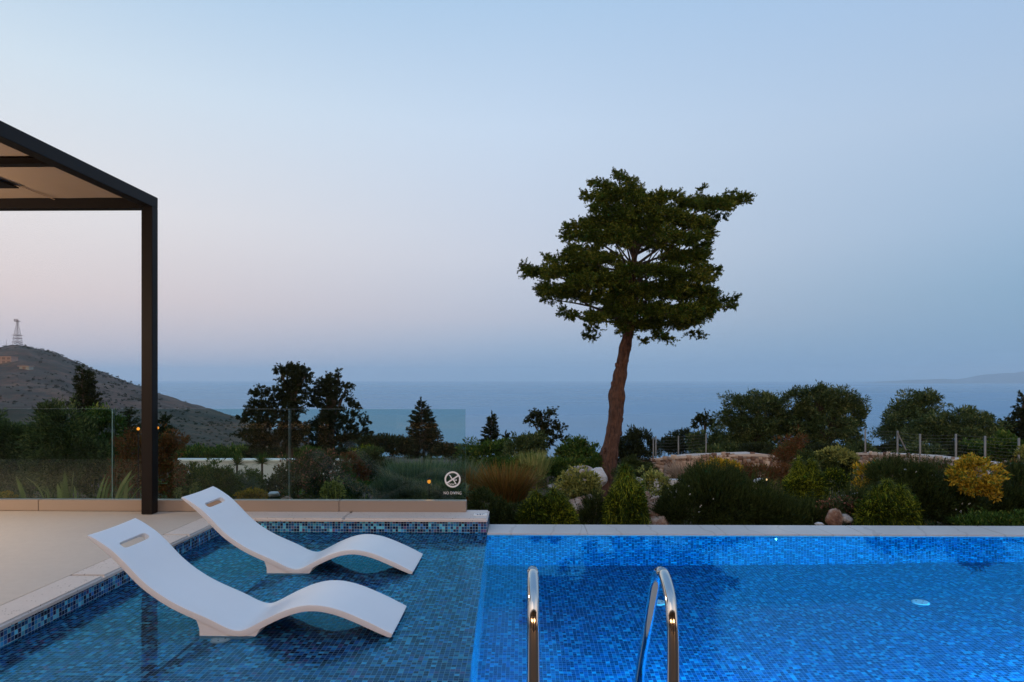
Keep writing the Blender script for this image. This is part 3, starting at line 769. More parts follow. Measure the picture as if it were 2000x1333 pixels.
def spire(name, label, px, yt, yb, hw, Y, leafm, lean=0, dens=1.0, group=None):
    """pointed conifer: whorls of slightly drooping boughs round a straight stem"""
    Y = DY(Y); u = depth_at(px, Y)/F; t_ = P(px, yt, Y); b_ = P(px+lean, yb, Y); g0 = gz(b_.x, Y)
    e = empty(name, (b_.x, Y, g0), label, 'tree', group); parts = []; tw = []
    n = int(150*dens)
    for k in range(n):
        f = (k+.5)/n; f = f**.8; a = random.uniform(0, 2*PI); s0 = t_.lerp(b_, f)
        Lb = hw*u*(f**.85)*random.uniform(.6, 1.12)+1.5*u; d = Vector((math.cos(a), math.sin(a), .35-.45*f)).normalized()
        m2 = max(2, int(Lb/(3.2*u))); fs = np.linspace(.25, 1, m2)
        C = np.array([tuple(s0+d*Lb*x+Vector((0, 0, .10*Lb*x*x))) for x in fs]); O = np.tile(tuple(d), (m2, 1))
        parts.append(branchlets(C, O, 5*u, 5, 4.2*u, 1.6*u, .7)); tw.append(tube_np([s0, s0+d*Lb], [.5*u, .2*u], 5))
    C = np.array([tuple(t_)]*3); parts.append(branchlets(C, np.tile([0, 0, 1.], (3, 1)), 7*u, 6, 4*u, 1.5*u, .3))
    v, q = merge(parts); npmesh('crown', v, q, leafm, e)
    tw.append(tube_np([Vector((b_.x, Y, g0-.2)), b_, t_], [3*u, 2.4*u, .4*u], 8)); v, q = merge(tw); npmesh('trunk', v, q, M_BARKD, e, smooth=True)
    return e

# ------------------------------------------------------------------ the main tree
YT = 15.7
caps = [(700,85,760,160,35),(655,75,690,95,16),(545,130,680,150,28),(490,205,620,220,30),(600,200,780,190,58),(570,270,700,300,55),(760,220,900,230,48),(900,200,1010,200,36),
(1010,240,1150,250,42),(1110,205,1165,165,22),(1150,250,1290,260,44),(1290,240,1400,222,38),(1305,200,1345,185,20),(1200,305,1290,318,18),(385,385,520,370,32),(372,440,520,430,34),
(500,360,750,350,66),(750,300,1000,320,76),(1000,330,1180,370,52),(1110,440,1205,425,34),(400,512,560,520,28),(520,430,760,460,58),(760,420,850,440,50),(950,420,1100,460,50),(1105,500,1190,495,28),
(300,575,400,560,30),(258,548,300,565,14),(110,600,200,645,24),(160,640,300,650,38),(280,640,500,620,62),(400,560,650,560,44),(250,740,420,760,54),(240,795,330,805,24),
(370,870,435,900,34),(430,700,700,680,78),(700,620,950,640,52),(960,560,1150,560,52),(1100,620,1225,640,38),(1000,660,1180,680,44),(700,760,1000,740,88),(500,780,640,800,56),(1000,760,1200,760,56),
(1150,815,1235,830,42),(1262,806,1370,796,24),(1300,838,1350,840,14),(520,900,600,900,44),(500,955,550,985,26),(485,1012,530,1015,12),(640,860,900,860,66),(900,870,1100,870,64),(1100,900,1185,880,42),
(700,940,900,940,52),(885,1000,960,1025,28),(795,1030,830,1045,18),(1000,940,1120,930,40),(1090,990,1150,1005,18),(690,985,760,1000,26),(830,500,1000,520,22),(770,375,900,395,54),(850,462,960,478,34),(640,400,760,420,48)]
def z2p(x, y): return (980+x/2.9615, 315+y/2.9615)
cparts = []; targets = []
for x0, y0, x1, y1, r in caps:
    (ax, ay), (bx, by), rr = z2p(x0, y0), z2p(x1, y1), r/2.9615
    mx = (ax+bx)/2; w_ = math.sqrt(max(.05, 1-((mx-1235)/225.)**2))
    my = (ay+by)/2; w_ *= math.sqrt(max(.1, 1-((my-500)/190.)**2))
    nd = 1 if rr < 9 else (2 if rr < 13 else 3)
    for k in range(nd):
        dy = (random.uniform(-.4, .4) if nd == 1 else ((k/(nd-1))*2-1)*1.7*w_+random.uniform(-.25, .25))
        Y = YT+dy; kk = depth_at(mx, Y)/F
        Ld = math.hypot(bx-ax, by-ay); steps = max(1, int(Ld/(rr*.85)))
        for s in range(steps+1):
            f = s/steps if steps else .5
            sx_, sy_ = ax+(bx-ax)*f+random.uniform(-4, 4), ay+(by-ay)*f+random.uniform(-3, 3)
            c = P(sx_, sy_, Y); rs = rr*kk*random.uniform(.50, .80)
            n = int(max(6, 82*rs*rs*PI/.12))
            Pp, O = ell(n, tuple(c), (rs, rs*1.1, rs*.72), .3, .25)
            away = np.sign(Pp[:, 0]-P(1232, 0, YT).x)
            O = O*np.array([1, 1, .55])+np.stack([away*.35, 0*away, np.full(len(Pp), .06)], 1)
            O /= np.linalg.norm(O, axis=1, keepdims=True)
            cparts.append(branchlets(Pp, O, .098, 7, .060, .019, .75))
        targets.append(P(mx, my, Y))
mt = empty('cypress_tree', P(1170, 985, 15.4), 'tall lone cypress with flat layered dark crown on a leaning bare brown trunk', 'tree')
v, q = merge(cparts); npmesh('crown', v, q, L['cypress'], mt)
tp = [(1160,1012,15.3,30),(1172,975,15.4,22),(1184,930,15.45,17),(1190,890,15.5,15.2),(1198,845,15.55,14.4),(1203,800,15.6,13.8),(1206,760,15.65,13),(1213,720,15.7,11.8),(1219,690,15.7,11),(1226,655,15.7,9.5),(1231,600,15.7,8),(1236,540,15.7,6.5),(1240,480,15.7,5),(1240,420,15.7,3.5)]
n = 70; s = spline([P(a, b, c) for a, b, c, d in tp], n)
rad = np.interp(np.linspace(0, len(tp)-1, n), range(len(tp)), [d*15.6/F for *_, d in tp])
rr_ = random.Random(3); rad = [r*(1+.05*math.sin(i*1.3)+rr_.uniform(-.05, .05)) for i, r in enumerate(rad)]
vv, qq = tube_np(s, rad, 40, .13, True, 5)
for i in range(70):
    for k in range(40):
        d_ = Vector(vv[i*40+k])-s[i]; a_ = 2*PI*k/40; vv[i*40+k] = s[i]+d_*(1+.055*math.sin(9*a_+i*.22)+.04*math.sin(17*a_-i*.4)+.05*math.sin(i*.9+2*a_))
TR = [(vv, qq)]
for i in (8, 14, 17, 21, 24, 29, 33, 38):                     # knots
    side_ = rr_.choice((-1, 1)); c = s[i]+Vector((side_*rad[i]*.75, -rad[i]*.35, 0))
    TR.append(tube_np([c-Vector((0, 0, .08)), c-Vector((0, 0, .05)), c, c+Vector((side_*.02, 0, .05)), c+Vector((0, 0, .08))], [.015, .05, .062, .05, .012], 10, .25, True, i))
v, q = merge(TR); npmesh('trunk', v, q, M_BARK, mt, smooth=True)
lp = []
for k, t in enumerate(targets):
    if k % 2: continue
    if t.z < s[52].z: continue
    hgt = np.interp(t.z, [s[52].z, s[69].z], [51, 66]); st_ = s[int(min(66, max(50, hgt-rr_.uniform(1, 5))))]
    midp = (st_+t)/2+Vector((0, 0, rr_.uniform(-.05, .12)))
    lp.append(tube_np(spline([st_, midp, t], 7), [.034*(1-.13*i) for i in range(7)], 6, .12, True, k))
v, q = merge(lp); npmesh('branches', v, q, M_BARKD, mt, smooth=True)

# ------------------------------------------------------------------ distant and middle trees
DK, OL, GR = L['dark'], L['olive'], L['green']
tree('cypress_tree', 'ragged dark conifer with a broad flat top, taller of the pair behind the glass railing', 'tree', 566, 24,
     [(572,724,24,9),(560,722,14,8),(585,722,14,8),(596,736,11,12),(548,725,10,7),(572,740,30,9),(566,755,18,12),(590,755,10,8),(560,768,26,10),(525,768,16,7),(506,768,12,5),(495,767,6,4),(508,758,5,4),(545,782,24,9),(575,785,18,12),(590,772,8,6),
      (520,790,20,6),(500,792,12,8),(492,800,8,8),(560,800,40,10),(520,806,26,10),(490,815,16,8),(474,818,8,6),(560,825,34,18),(515,830,26,16),(480,845,14,8),(560,855,40,24),(510,860,30,22),(590,840,14,16)], DK, .17, .055, tr=.16)
tree('cypress_tree', 'ragged dark conifer with an upright tip, right one of the pair behind the glass railing', 'tree', 648, 25,
     [(645,742,14,6),(634,748,16,8),(662,738,4,7),(662,727,2,6),(655,752,18,9),(640,765,28,9),(676,758,8,6),(684,752,5,5),(612,765,12,4),(622,775,16,7),(660,772,22,9),(640,790,30,10),(615,790,12,7),(678,785,10,5),(690,795,12,5),
      (650,808,36,10),(690,812,10,8),(640,830,36,16),(676,830,18,12),(704,828,8,6),(716,822,6,4),(700,845,12,7),(714,842,5,4),(640,860,40,22),(680,860,22,18),(716,846,10,4)], DK, .17, .055, tr=.15)
spire('conifer_tree', 'pointed dark fir-like conifer standing against the sea right of the flat-topped pair', 822, 785, 892, 42, 24, DK, 6, 1.5)
spire('conifer_tree', 'small second tip rising just right of the pointed fir-like conifer', 838, 806, 880, 18, 24.6, DK, 4, .8)
spire('conifer_tree', 'slender pointed conifer in the middle, just right of the railing end', 961, 812, 885, 22, 26, DK, -4, 1.0)
spire('conifer_tree', 'tiny pointed conifer between the slender conifer and the pine', 987, 850, 888, 9, 27, DK, 0, .5)
tree('pine_tree', 'wind-shaped dark pine with sideways branches left of the tall trunk', 'tree', 1060, 26,
     [(1058,812,22,5),(1046,814,12,6),(1076,808,8,4),(1038,822,9,5),(1062,826,20,6),(1080,826,8,3),(1066,838,18,6),(1088,838,12,3.5),(1098,832,5,3),(1070,852,18,6),(1092,858,14,4),(1102,858,6,3),(1060,866,22,8)], DK, .15, .045, tr=.10, m_=8, up=0)
tree('conifer_tree', 'tall dark juniper in front of the brown hill', 'tree', 168, 17,
     [(160,722,5,6),(164,732,9,8),(158,744,12,6),(172,748,12,9),(160,762,16,7),(176,768,14,9),(165,782,22,9),(180,790,14,10),(158,798,16,10),(172,812,26,14),(165,830,28,20)], DK, .11, .035, tr=.07, m_=8)
tree('conifer_tree', 'small dark juniper just left of the pergola post', 'tree', 252, 16, [(252,806,6,12),(252,825,10,12),(254,850,16,22)], DK, .10, .03, tr=.05)
tree('conifer_tree', 'small dark pointed tree just right of the pergola post', 'tree', 322, 15, [(322,822,8,10),(322,842,16,16),(322,868,20,24)], DK, .10, .03, tr=.05)
tree('olive_tree', 'big round olive tree above the left part of the stone wall', 'tree', 1480, 19,
     [(1478,812,54,40),(1425,812,24,14),(1500,790,34,24),(1450,840,46,34),(1500,852,50,32),(1440,868,30,18),(1530,830,30,40),(1450,785,24,16)], OL, .085, .026, tr=.16, cov=2.2)
tree('olive_tree', 'tallest olive tree, in the middle behind the stone wall', 'tree', 1605, 18.5,
     [(1605,790,52,34),(1585,765,26,16),(1640,788,34,26),(1655,815,32,30),(1575,820,40,40),(1620,835,56,38),(1660,850,26,28),(1580,860,40,26),(1675,800,14,26),(1550,780,20,20)], OL, .085, .026, tr=.17, cov=2.2)
tree('olive_tree', 'rounded olive tree near the right edge behind the fence', 'tree', 1790, 22,
     [(1800,795,36,24),(1765,802,30,20),(1775,825,50,24),(1740,838,26,16),(1812,780,24,14),(1760,850,46,20)], OL, .10, .030, tr=.15, cov=2.2)
tree('olive_tree', 'low wide grey olive thicket behind the fence on the right', 'tree', 1870, 20,
     [(1870,832,60,28),(1830,836,40,24),(1915,832,30,24),(1880,860,70,26),(1800,860,40,26),(1893,808,14,10)], OL, .09, .028, tr=.13, cov=2.2)
tree('pine_tree', 'dark pine cut by the right edge of the picture', 'tree', 1998, 20,
     [(2000,790,12,7),(2005,775,8,6),(1992,806,16,7),(2000,818,24,9),(1975,826,14,5),(1962,830,8,4),(1990,838,34,12),(2010,855,44,20),(2030,800,24,30),(1965,848,20,10)], DK, .12, .036, tr=.12, m_=8)
tree('pine_tree', 'small dark flat-topped pine left of the big round olive tree', 'tree', 1376, 24, [(1376,824,24,5),(1370,818,14,4),(1362,832,12,4),(1390,830,14,4),(1382,816,8,4)], DK, .12, .04, tr=.07)
# ------------------------------------------------------------------ rows of shrubs behind the garden
sh_specs = [
 ('dark green shrub under the pointed fir-like conifer', [(745,868,44,16),(720,866,24,14),(775,876,30,14),(790,870,20,12)], 22, DK),
 ('dark low shrub beside the railing end, against the sea', [(880,884,22,14),(862,885,20,14)], 23, DK),
 ('bright green shrub below the slender pointed conifer', [(950,893,40,28),(920,895,26,26),(975,878,24,22)], 20, GR),
 ('round olive-green shrub right of the slender pointed conifer', [(1030,880,38,32),(1010,895,30,26),(1045,868,20,18)], 19, OL),
 ('dark bushy shrub between the pine and the tall trunk', [(1125,885,34,26),(1110,892,30,22),(1135,872,20,14)], 19, GR),
 ('low olive shrub right behind the tall trunk', [(1165,890,20,18)], 22, GR),
 ('dark twiggy shrub right of the tall trunk', [(1228,868,34,26),(1255,872,30,26),(1215,880,24,22),(1240,850,14,10)], 20, DK),
 ('low dark shrub behind the left end of the stone wall', [(1320,868,30,18),(1345,862,30,20),(1300,872,20,12)], 22, DK),
 ('olive-brown shrub left under the big round olive tree', [(1390,862,36,24),(1365,868,30,18)], 20, OL),
 ('green shrub with leaning branches at the right edge behind the fence', [(1985,870,34,24),(1950,876,30,18)], 17, GR),
 ('dark magenta-tinged bush behind the right fence posts', [(1905,882,40,18)], 17.5, GR),
]
for lab, bl, Y, mm in sh_specs:
    bush('shrub', lab, 'shrub', bl, Y, mm, .10, .034, 'shrubs along the garden boundary', cov=2.6)
for k, (px, w_, lab) in enumerate(((1400,40,'low dark shrub under the left side of the big round olive tree'),(1465,44,'low dark shrub under the big round olive tree'),(1530,40,'low dark shrub between the two big olive trees'),(1600,46,'low dark shrub under the tallest olive tree'),(1665,40,'low dark shrub under the right side of the tallest olive tree'),(1725,34,'low dark shrub in the gap between the olive trees'),(1790,44,'low dark shrub under the rounded olive tree'),(1850,40,'low dark shrub behind the fence post right of the brace'),(1915,44,'low dark shrub under the low olive thicket'),(1975,40,'low dark shrub under the pine at the right edge'))):
    bush('shrub', lab, 'shrub', [(px, 889, w_, 13), (px+14, 880, w_*.6, 10)], 17.2+.25*(k % 3), DK if k % 2 else OL, .08, .03, 'low shrubs under the olive trees', cov=4.2)
for lab, bl, Y, mm in (('dark mound of foliage in front of the white wall, left of the yuccas', [(425,950,34,24),(400,960,30,20)], 10.8, GR), ('dark bushy plant between the two yuccas', [(488,945,26,26),(500,962,30,18)], 10.9, GR), ('dark bush right of the yuccas before the white wall', [(540,948,26,28),(530,966,34,16)], 10.6, L['rosemary']), ('dark bush under the pink-tipped shrub', [(655,950,34,26),(690,960,34,20)], 9.9, GR)):
    bush('shrub', lab, 'shrub', bl, Y, mm, .045, .015)
# low far hedge line that hides the slope
for k, (px, w_) in enumerate(((440,60),(520,50),(380,50),(330,50),(600,60),(680,60))):
    bush('shrub', ['round far shrub left of the ragged conifer pair', 'low far shrub at the foot of the ragged conifer pair', 'far shrub behind the white wall, second from the pergola post', 'far shrub behind the white wall nearest the pergola post', 'far shrub under the taller ragged conifer', 'far shrub under the right ragged conifer'][k], 'shrub',
         [(px, 893, w_, 16), (px+20, 888, w_*.5, 12)], 30, DK if k % 2 else GR, .14, .05, 'far shrubs behind the white wall')
# ------------------------------------------------------------------ left thicket behind the glass
bush('olive_bush', 'leafy green olive thicket at the left edge behind the glass', 'shrub', [(30,860,70,50),(-40,860,60,60),(60,900,60,50),(10,920,60,40),(-120,870,80,70)], 10.6, OL, .060, .020, 'olive thicket behind the glass', cov=2.4)
bush('olive_bush', 'tall leafy olive bush in the middle of the left thicket', 'shrub', [(120,845,56,52),(100,815,30,26),(150,880,60,50),(110,920,60,40)], 10.2, OL, .060, .018, 'olive thicket behind the glass', cov=2.4)
bush('olive_bush', 'leafy olive bush behind the first glass joint', 'shrub', [(200,850,40,46),(190,815,26,22),(215,890,44,44),(190,925,46,36)], 10.6, GR, .060, .020, 'olive thicket behind the glass', cov=2.4)
bush('red_shrub', 'brown-red leafed shrub behind the pergola post', 'shrub', [(270,890,44,46),(310,880,36,40),(255,930,40,36),(345,860,20,16),(320,930,36,40)], 9.8, L['red'], .045, .018, cov=2.4)
bush('shrub', 'dark green shrub right of the pergola post, below the white wall', 'shrub', [(385,938,40,30),(420,930,36,28),(355,950,30,26),(445,945,24,26)], 10, GR, .045, .014, cov=2.6)
bush('shrub', 'grey twiggy shrub with thin branches before the white wall', 'shrub', [(455,950,30,24),(480,952,22,22)], 10.2, L['grey'], .05, .010, cov=1.6, inner=.2)
bush('flowering_shrub', 'pink-tipped oleander-like shrub before the right end of the white wall', 'shrub', [(600,905,38,26),(580,930,40,34),(625,930,44,40),(610,960,50,26),(640,895,16,14)], 9.6, L['pink'], .045, .015, cov=2.3, inner=.3)
bush('shrub', 'dark red-leafed shrub right of the pink-tipped shrub', 'shrub', [(685,905,24,20),(700,925,22,20)], 10.5, L['red'], .045, .016)
bush('shrub', 'rounded grey-green shrub below the pointed fir-like conifer', 'shrub', [(725,900,34,24),(700,930,30,26),(735,930,36,30)], 10.8, OL, .045, .012)
bush('shrub', 'bright green tip shrub right of the ragged conifers', 'shrub', [(715,885,24,12)], 12, L['thread'], .05, .016)
def grassy(name, label, cat, px, py, wpx, hpx, Y, leafm, n, Wd, lean=.5, droop=.12, group=None):
    """fountain of blades rooted at (px, py+hpx)"""
    kY = DY(Y)/Y; Y = DY(Y); Wd *= kY
    k = depth_at(px, Y)/F; c = P(px, py, Y); H_ = hpx*k; zr = c.z
    a = RNG.uniform(0, 2*PI, n); rr2 = RNG.random(n)**.5*wpx*k*.35
    B = np.stack([c.x+np.cos(a)*rr2, Y+np.sin(a)*rr2, np.full(n, zr)], 1)
    D = np.stack([np.cos(a)*lean*RNG.random(n)*1.2, np.sin(a)*lean*RNG.random(n)*1.2, np.ones(n)], 1)+unit(n)*.08; D /= np.linalg.norm(D, axis=1, keepdims=True)
    v, q = blade_quads(B, D, H_*RNG.uniform(.6, 1.15, n), np.full(n, Wd)*RNG.uniform(.7, 1.2, n), droop*RNG.uniform(.4, 1.6, n))
    o = npmesh(name, v, q, leafm); org = Vector((c.x, Y, zr)); o.data.transform(Matrix.Translation(-org)); o.location = org
    return tag(o, label, cat, group)
grassy('ornamental_grass', 'tall grey-green grassy clump behind the glass, left of the emblem', 'grass clump', 810, 975, 110, 78, 9.2, L['grey'], 1500, .012, .55)
grassy('ornamental_grass', 'grey-green grassy clump directly behind the emblem', 'grass clump', 880, 990, 100, 92, 9.8, L['grey'], 1300, .012, .5)
bush('lavender_bush', 'soft grey-green lavender mound at the base of the glass', 'shrub', [(770,962,50,26),(820,968,50,22),(865,965,40,22)], 8.3, L['grey'], .05, .007, up=.8, cov=2.6)
grassy('ornamental_grass', 'large orange dry grass clump right of the railing end', 'grass clump', 990, 985, 90, 80, 9.0, L['orange'], 1500, .010, .75, .16)
grassy('ornamental_grass', 'smaller russet grass clump touching the railing end', 'grass clump', 925, 975, 60, 60, 9.6, L['orange'], 700, .010, .6, .14)
grassy('ornamental_grass', 'straw coloured fountain grass before the stone wall', 'grass clump', 1338, 940, 60, 46, 10.6, L['straw'], 700, .008, .9, .22)
grassy('ornamental_grass', 'upright green reed clump behind the orange grass', 'grass clump', 1040, 935, 70, 52, 12, L['blade'], 700, .014, .4, .08)
bush('shrub', 'dark low shrub at the pool corner below the orange grass', 'shrub', [(965,1000,40,26),(1000,1010,44,22),(940,985,30,26)], 7.5, L['rosemary'], .032, .010)
bush('shrub', 'green mound behind the orange grass', 'shrub', [(1010,918,50,24),(960,920,40,22)], 12, GR, .05, .016)
bush('shrub', 'low green shrub behind the grey boulder', 'shrub', [(1100,912,44,20),(1070,930,30,22),(1160,905,30,16)], 12.6, GR, .05, .016)
bush('shrub', 'dusky shrub between the tall trunk and the stone wall', 'shrub', [(1240,915,34,22),(1225,930,24,20)], 12, L['rosemary'], .05, .014)
# spiky flax plants and yuccas
def flax(label, tips, Y, base):
    e = None; B = []; parts = []
    for (bx, by), (tx_, ty), wd in tips:
        b = P(bx, by, Y); t = P(tx_, ty, Y+random.uniform(-.15, .15)); b.z = min(b.z, b.z)
        mid = (b+t)/2+Vector(((b.x-t.x)*.12, 0, abs(t.x-b.x)*.22)); s = spline([b, mid, t], 7)
        V = []; 
        dirx = Vector((1, .35, 0)).normalized()
        for i, p_ in enumerate(s):
            ww = wd*(.75, .95, 1, .95, .8, .5, .06)[i]/2; V += [p_-dirx*ww, p_+Vector((0, .012, 0)), p_+dirx*ww]
        Qd = [(3*i+k, 3*i+k+1, 3*i+k+4, 3*i+k+3) for i in range(6) for k in (0, 1)]
        parts.append((np.array([tuple(v) for v in V]), np.array(Qd)))
    v, q = merge(parts); o = npmesh('flax_plant', v, q, L['blade']); org = P(*base, Y)
    o.data.transform(Matrix.Translation(-org)); o.location = org
    return tag(o, label, 'plant', 'flax plants behind the glass')
flax('spiky flax plant with broad sword leaves, left of the first glass joint', [((50,985),(31,930),.05),((90,985),(50,933),.018),((95,982),(92,953),.03),((105,985),(104,962),.028),((118,985),(112,945),.05),((124,985),(125,936),.022),((132,985),(126,920),.05),((140,985),(143,922),.016),((147,985),(145,951),.03),((100,985),(70,950),.02),((128,985),(118,940),.04)], 7.75, (115, 985))
flax('spiky flax plant with leaning green leaves, right of the first glass joint', [((188,985),(206,927),.03),((198,985),(212,930),.025),((205,985),(216,942),.03),((212,985),(228,950),.025),((225,985),(258,918),.05),((228,985),(267,924),.035),((235,985),(262,945),.04),((250,985),(326,945),.014),((245,985),(250,940),.04)], 7.7, (225, 985))
def yucca(label, px, py, Y, h):
    kY = DY(Y)/Y; Y = DY(Y); h *= kY
    c = P(px, py, Y); gzv = gz(c.x, Y); e = empty('yucca_plant', (c.x, Y, gzv), label, 'plant', 'small yuccas before the white wall')
    n = 150; a = RNG.uniform(0, 2*PI, n); el_ = RNG.uniform(-.1, 1.4, n); D = np.stack([np.cos(a)*np.cos(el_), np.sin(a)*np.cos(el_), np.sin(el_)], 1)
    v, q = blade_quads(np.tile(tuple(c), (n, 1)), D, np.full(n, h)*RNG.uniform(.7, 1.1, n), np.full(n, .022), np.full(n, .05)); npmesh('leaves', v, q, L['green'], e)
    v, q = tube_np([(c.x, Y, gzv-.05), (c.x, Y, c.z)], [.03, .025], 8); npmesh('stem', v, q, M_BARKD, e)
yucca('small spiky yucca left in front of the white wall', 463, 908, 12.5, .22)
yucca('small spiky yucca right in front of the white wall', 512, 905, 12.5, .22)

# ------------------------------------------------------------------ thread cypresses
def thread(label, px, ptop, pbot, wpx, Y, n=2600, peaks=((0, 0),)):
    k = depth_at(px, Y)/F; hx = wpx/2*k; H_ = (pbot-ptop)*k; base = P(px, pbot, Y)
    parts = []
    per = n//len(peaks)
    for dxp, dtop in peaks:
        ox = dxp*k; Hh = H_-dtop*k; hxx = hx*(1 if len(peaks) == 1 else .72)
        a = RNG.uniform(0, 2*PI, per); u = RNG.random(per)
        hz = 1-u**1.35                                              # height fraction
        rr3 = np.clip(1-hz**1.12, 0, 1)**.74*RNG.uniform(.70, 1.0, per)*1.04*(1+.13*np.sin(a*7+ox*9+hz*3)+.08*np.sin(a*17+1))
        B = np.stack([base.x+ox+np.cos(a)*hxx*rr3, Y+np.sin(a)*hxx*rr3, base.z+Hh*hz*RNG.uniform(.93, 1.05, per)], 1)
        D = np.stack([np.cos(a)*.28, np.sin(a)*.28, -.55+.9*np.clip(hz-.55, 0, 1)*2], 1)+unit(per)*.25; D /= np.linalg.norm(D, axis=1, keepdims=True)
        parts.append(blade_quads(B, D, RNG.uniform(.04, .12, per), RNG.uniform(.004, .008, per), RNG.uniform(.2, .7, per)))
        Pp, O = ell(per//2, (base.x+ox, Y, base.z+Hh*.35), (hxx*.78, hxx*.78, Hh*.50), .1, .5)
        parts.append(sprigs(Pp, O, 5, .05, .012, .6, .03, -.2))
    e = empty('thread_cypress', (base.x, Y, gz(base.x, Y)), label, 'shrub', 'golden thread cypresses behind the infinity edge')
    v1, q1 = merge(parts)
    tp_ = []
    for dxp, dtop in peaks:
        m2 = per//9; a = RNG.uniform(0, 2*PI, m2); hz = 1-.55*RNG.random(m2)**1.1; ox = dxp*k; Hh = H_-dtop*k; hxx = hx*(1 if len(peaks) == 1 else .72)
        rr3 = np.clip(1-hz**1.12, 0, 1)**.74*1.04
        B = np.stack([base.x+ox+np.cos(a)*hxx*rr3, Y+np.sin(a)*hxx*rr3, base.z+Hh*hz*1.02], 1)
        D = np.stack([np.cos(a)*.4, np.sin(a)*.4, np.full(m2, .7)], 1)+unit(m2)*.3; D /= np.linalg.norm(D, axis=1, keepdims=True)
        tp_.append(blade_quads(B, D, RNG.uniform(.04, .08, m2), RNG.uniform(.005, .008, m2), RNG.uniform(.4, 1.1, m2)))
    v2, q2 = merge(tp_); o = npmesh('foliage', np.concatenate([v1, v2]), np.concatenate([q1, q2+len(v1)]), L['thread'], e); o.data.materials.append(L['thread_tip'])
    o.data.polygons.foreach_set('material_index', np.concatenate([np.zeros(len(q1), dtype=np.int32), np.ones(len(q2), dtype=np.int32)]))
    v, q = tube_np([tuple(Vector(e.location)-Vector((0, 0, .05))), (base.x, Y, base.z+H_*.6)], [.02, .008], 8); npmesh('stem', v, q, M_BARKD, e)
thread('wide low golden thread cypress, leftmost of the four', 1067, 962, 1042, 114, 7.35, 9000, ((-20, 4), (14, 0), (28, 10)))
thread('pointed cone-shaped thread cypress in front of the tall trunk', 1222, 918, 1045, 98, 7.45, 9000)
thread('two-peaked thread cypress farther back beside the big dark rosemary', 1574, 903, 1010, 92, 8.8, 8000, ((-14, 0), (12, 0)))
thread('rounded thread cypress in front of the right dark rosemary', 1736, 943, 1045, 116, 7.4, 9000, ((-4, 0), (24, 12), (-24, 16)))

# ------------------------------------------------------------------ rosemary masses
def rosemary(label, blobs, Y, group=None):
    o = bush('rosemary_bush', label, 'shrub', blobs, Y, L['rosemary'], .050, .008, group, cov=2.2, up=.9, m_=9, spread=.55, inner=.35, amp=.14)
    parts = []
    for b in blobs:
        c, r = pblob(*b[:4], DY(Y)); n = int(26*r[0]*r[2]/.02); U = unit(n); U[:, 2] = np.abs(U[:, 2])*1.1
        B = np.array(c)+U*np.array(r)*RNG.uniform(.6, .98, (n, 1)); D = U*np.array([.45, .45, .3])+np.array([0, 0, .8])+unit(n)*.2; D /= np.linalg.norm(D, axis=1, keepdims=True)
        Ls = RNG.uniform(.06, .17, n)
        for f in np.linspace(.2, 1, 5): parts.append(sprigs(B+D*(Ls*f)[:, None], D, 4, .026, .005, .7, .005, .2))
        parts.append(blade_quads(B, D, Ls*1.05, np.full(n, .004), np.full(n, .04)))
    v, q = merge(parts); npmesh('shoots', v, q, L['rosemary'], o)
    return o
rosemary('big dark rosemary mass right of the pointed thread cypress', [(1400,975,80,54),(1345,990,56,44),(1460,985,74,50),(1395,945,60,34),(1500,1000,50,36),(1310,1005,34,30)], 8.0)
rosemary('broad dark rosemary mass behind the rounded thread cypress', [(1800,965,80,56),(1850,985,64,46),(1770,940,56,40),(1740,930,44,30),(1880,1005,50,30),(1720,985,40,40)], 8.1)
rosemary('dark bushy planting at the lower right edge', [(1960,985,60,44),(1990,960,50,50),(1930,1010,60,26)], 8.3)
rosemary('low dark planting below the two-peaked thread cypress', [(1590,1005,50,24),(1540,1010,40,22),(1680,985,36,30)], 7.9)
bush('ground_cover', 'bright green low ground cover at the right end of the infinity edge', 'ground cover', [(1960,1020,60,12),(1905,1024,40,10),(2010,1015,40,14)], 7.3, GR, .04, .014)
rosemary('thin dark shrub left of the pointed thread cypress', [(1160,1000,22,34),(1150,1015,22,22)], 7.6)
# little white flowers on the rosemaries
for lab, spots, Y in (('tiny white flowers on the right rosemary', [(1722,945),(1733,940),(1766,918),(1790,922),(1893,985),(1875,1000),(1905,1002),(1865,996),(1898,1010),(1880,984)], 7.55), ('tiny white flowers on the left rosemary', [(1322,960),(1349,966),(1369,990),(1392,975),(1345,950),(1367,1000)], 7.5)):
    cs = np.array([tuple(P(a+random.uniform(-2, 2), b, Y)) for a, b in spots]); Oo = np.tile([0, -1, .3], (len(cs), 1)).astype(float)
    v, q = sprigs(cs, Oo, 6, .014, .010, .8, .012, .1); o = npmesh('flowers', v, q, M_WHITE); tag(o, lab, 'flowers', kind='stuff')

# ------------------------------------------------------------------ golden euonymus
def gold(name, label, blobs, Y, m_=None, Ln=.040, W=.020, group='golden leaved shrubs', cov=2.6):
    return bush(name, label, 'shrub', blobs, Y, m_ or L['gold'], Ln, W, group, cov=cov, m_=6, spread=.8, up=.4, inner=.5, amp=.2)
e = empty('golden_tree', tuple(P(1905, 1020, 7.65)), 'round golden-yellow standard shrub on a thin bare stem near the right edge', 'shrub')
v, q = crown([pblob(*b, 7.65) for b in ((1905,922,40,28),(1875,930,22,18),(1932,936,20,20),(1905,952,26,13),(1943,968,9,6),(1893,903,16,10),(1925,955,14,10))], .045, .022, 2.4, 6, .8, .4, .2, .45); npmesh('crown', v, q, L['gold'], e)
s = spline([P(1906,1035,8.9), P(1905,990,8.9), P(1905,945,8.9)], 8); v, q = tube_np(s, [.022-.001*i for i in range(8)], 8, .1); npmesh('stem', v, q, M_BARKD, e, smooth=True)
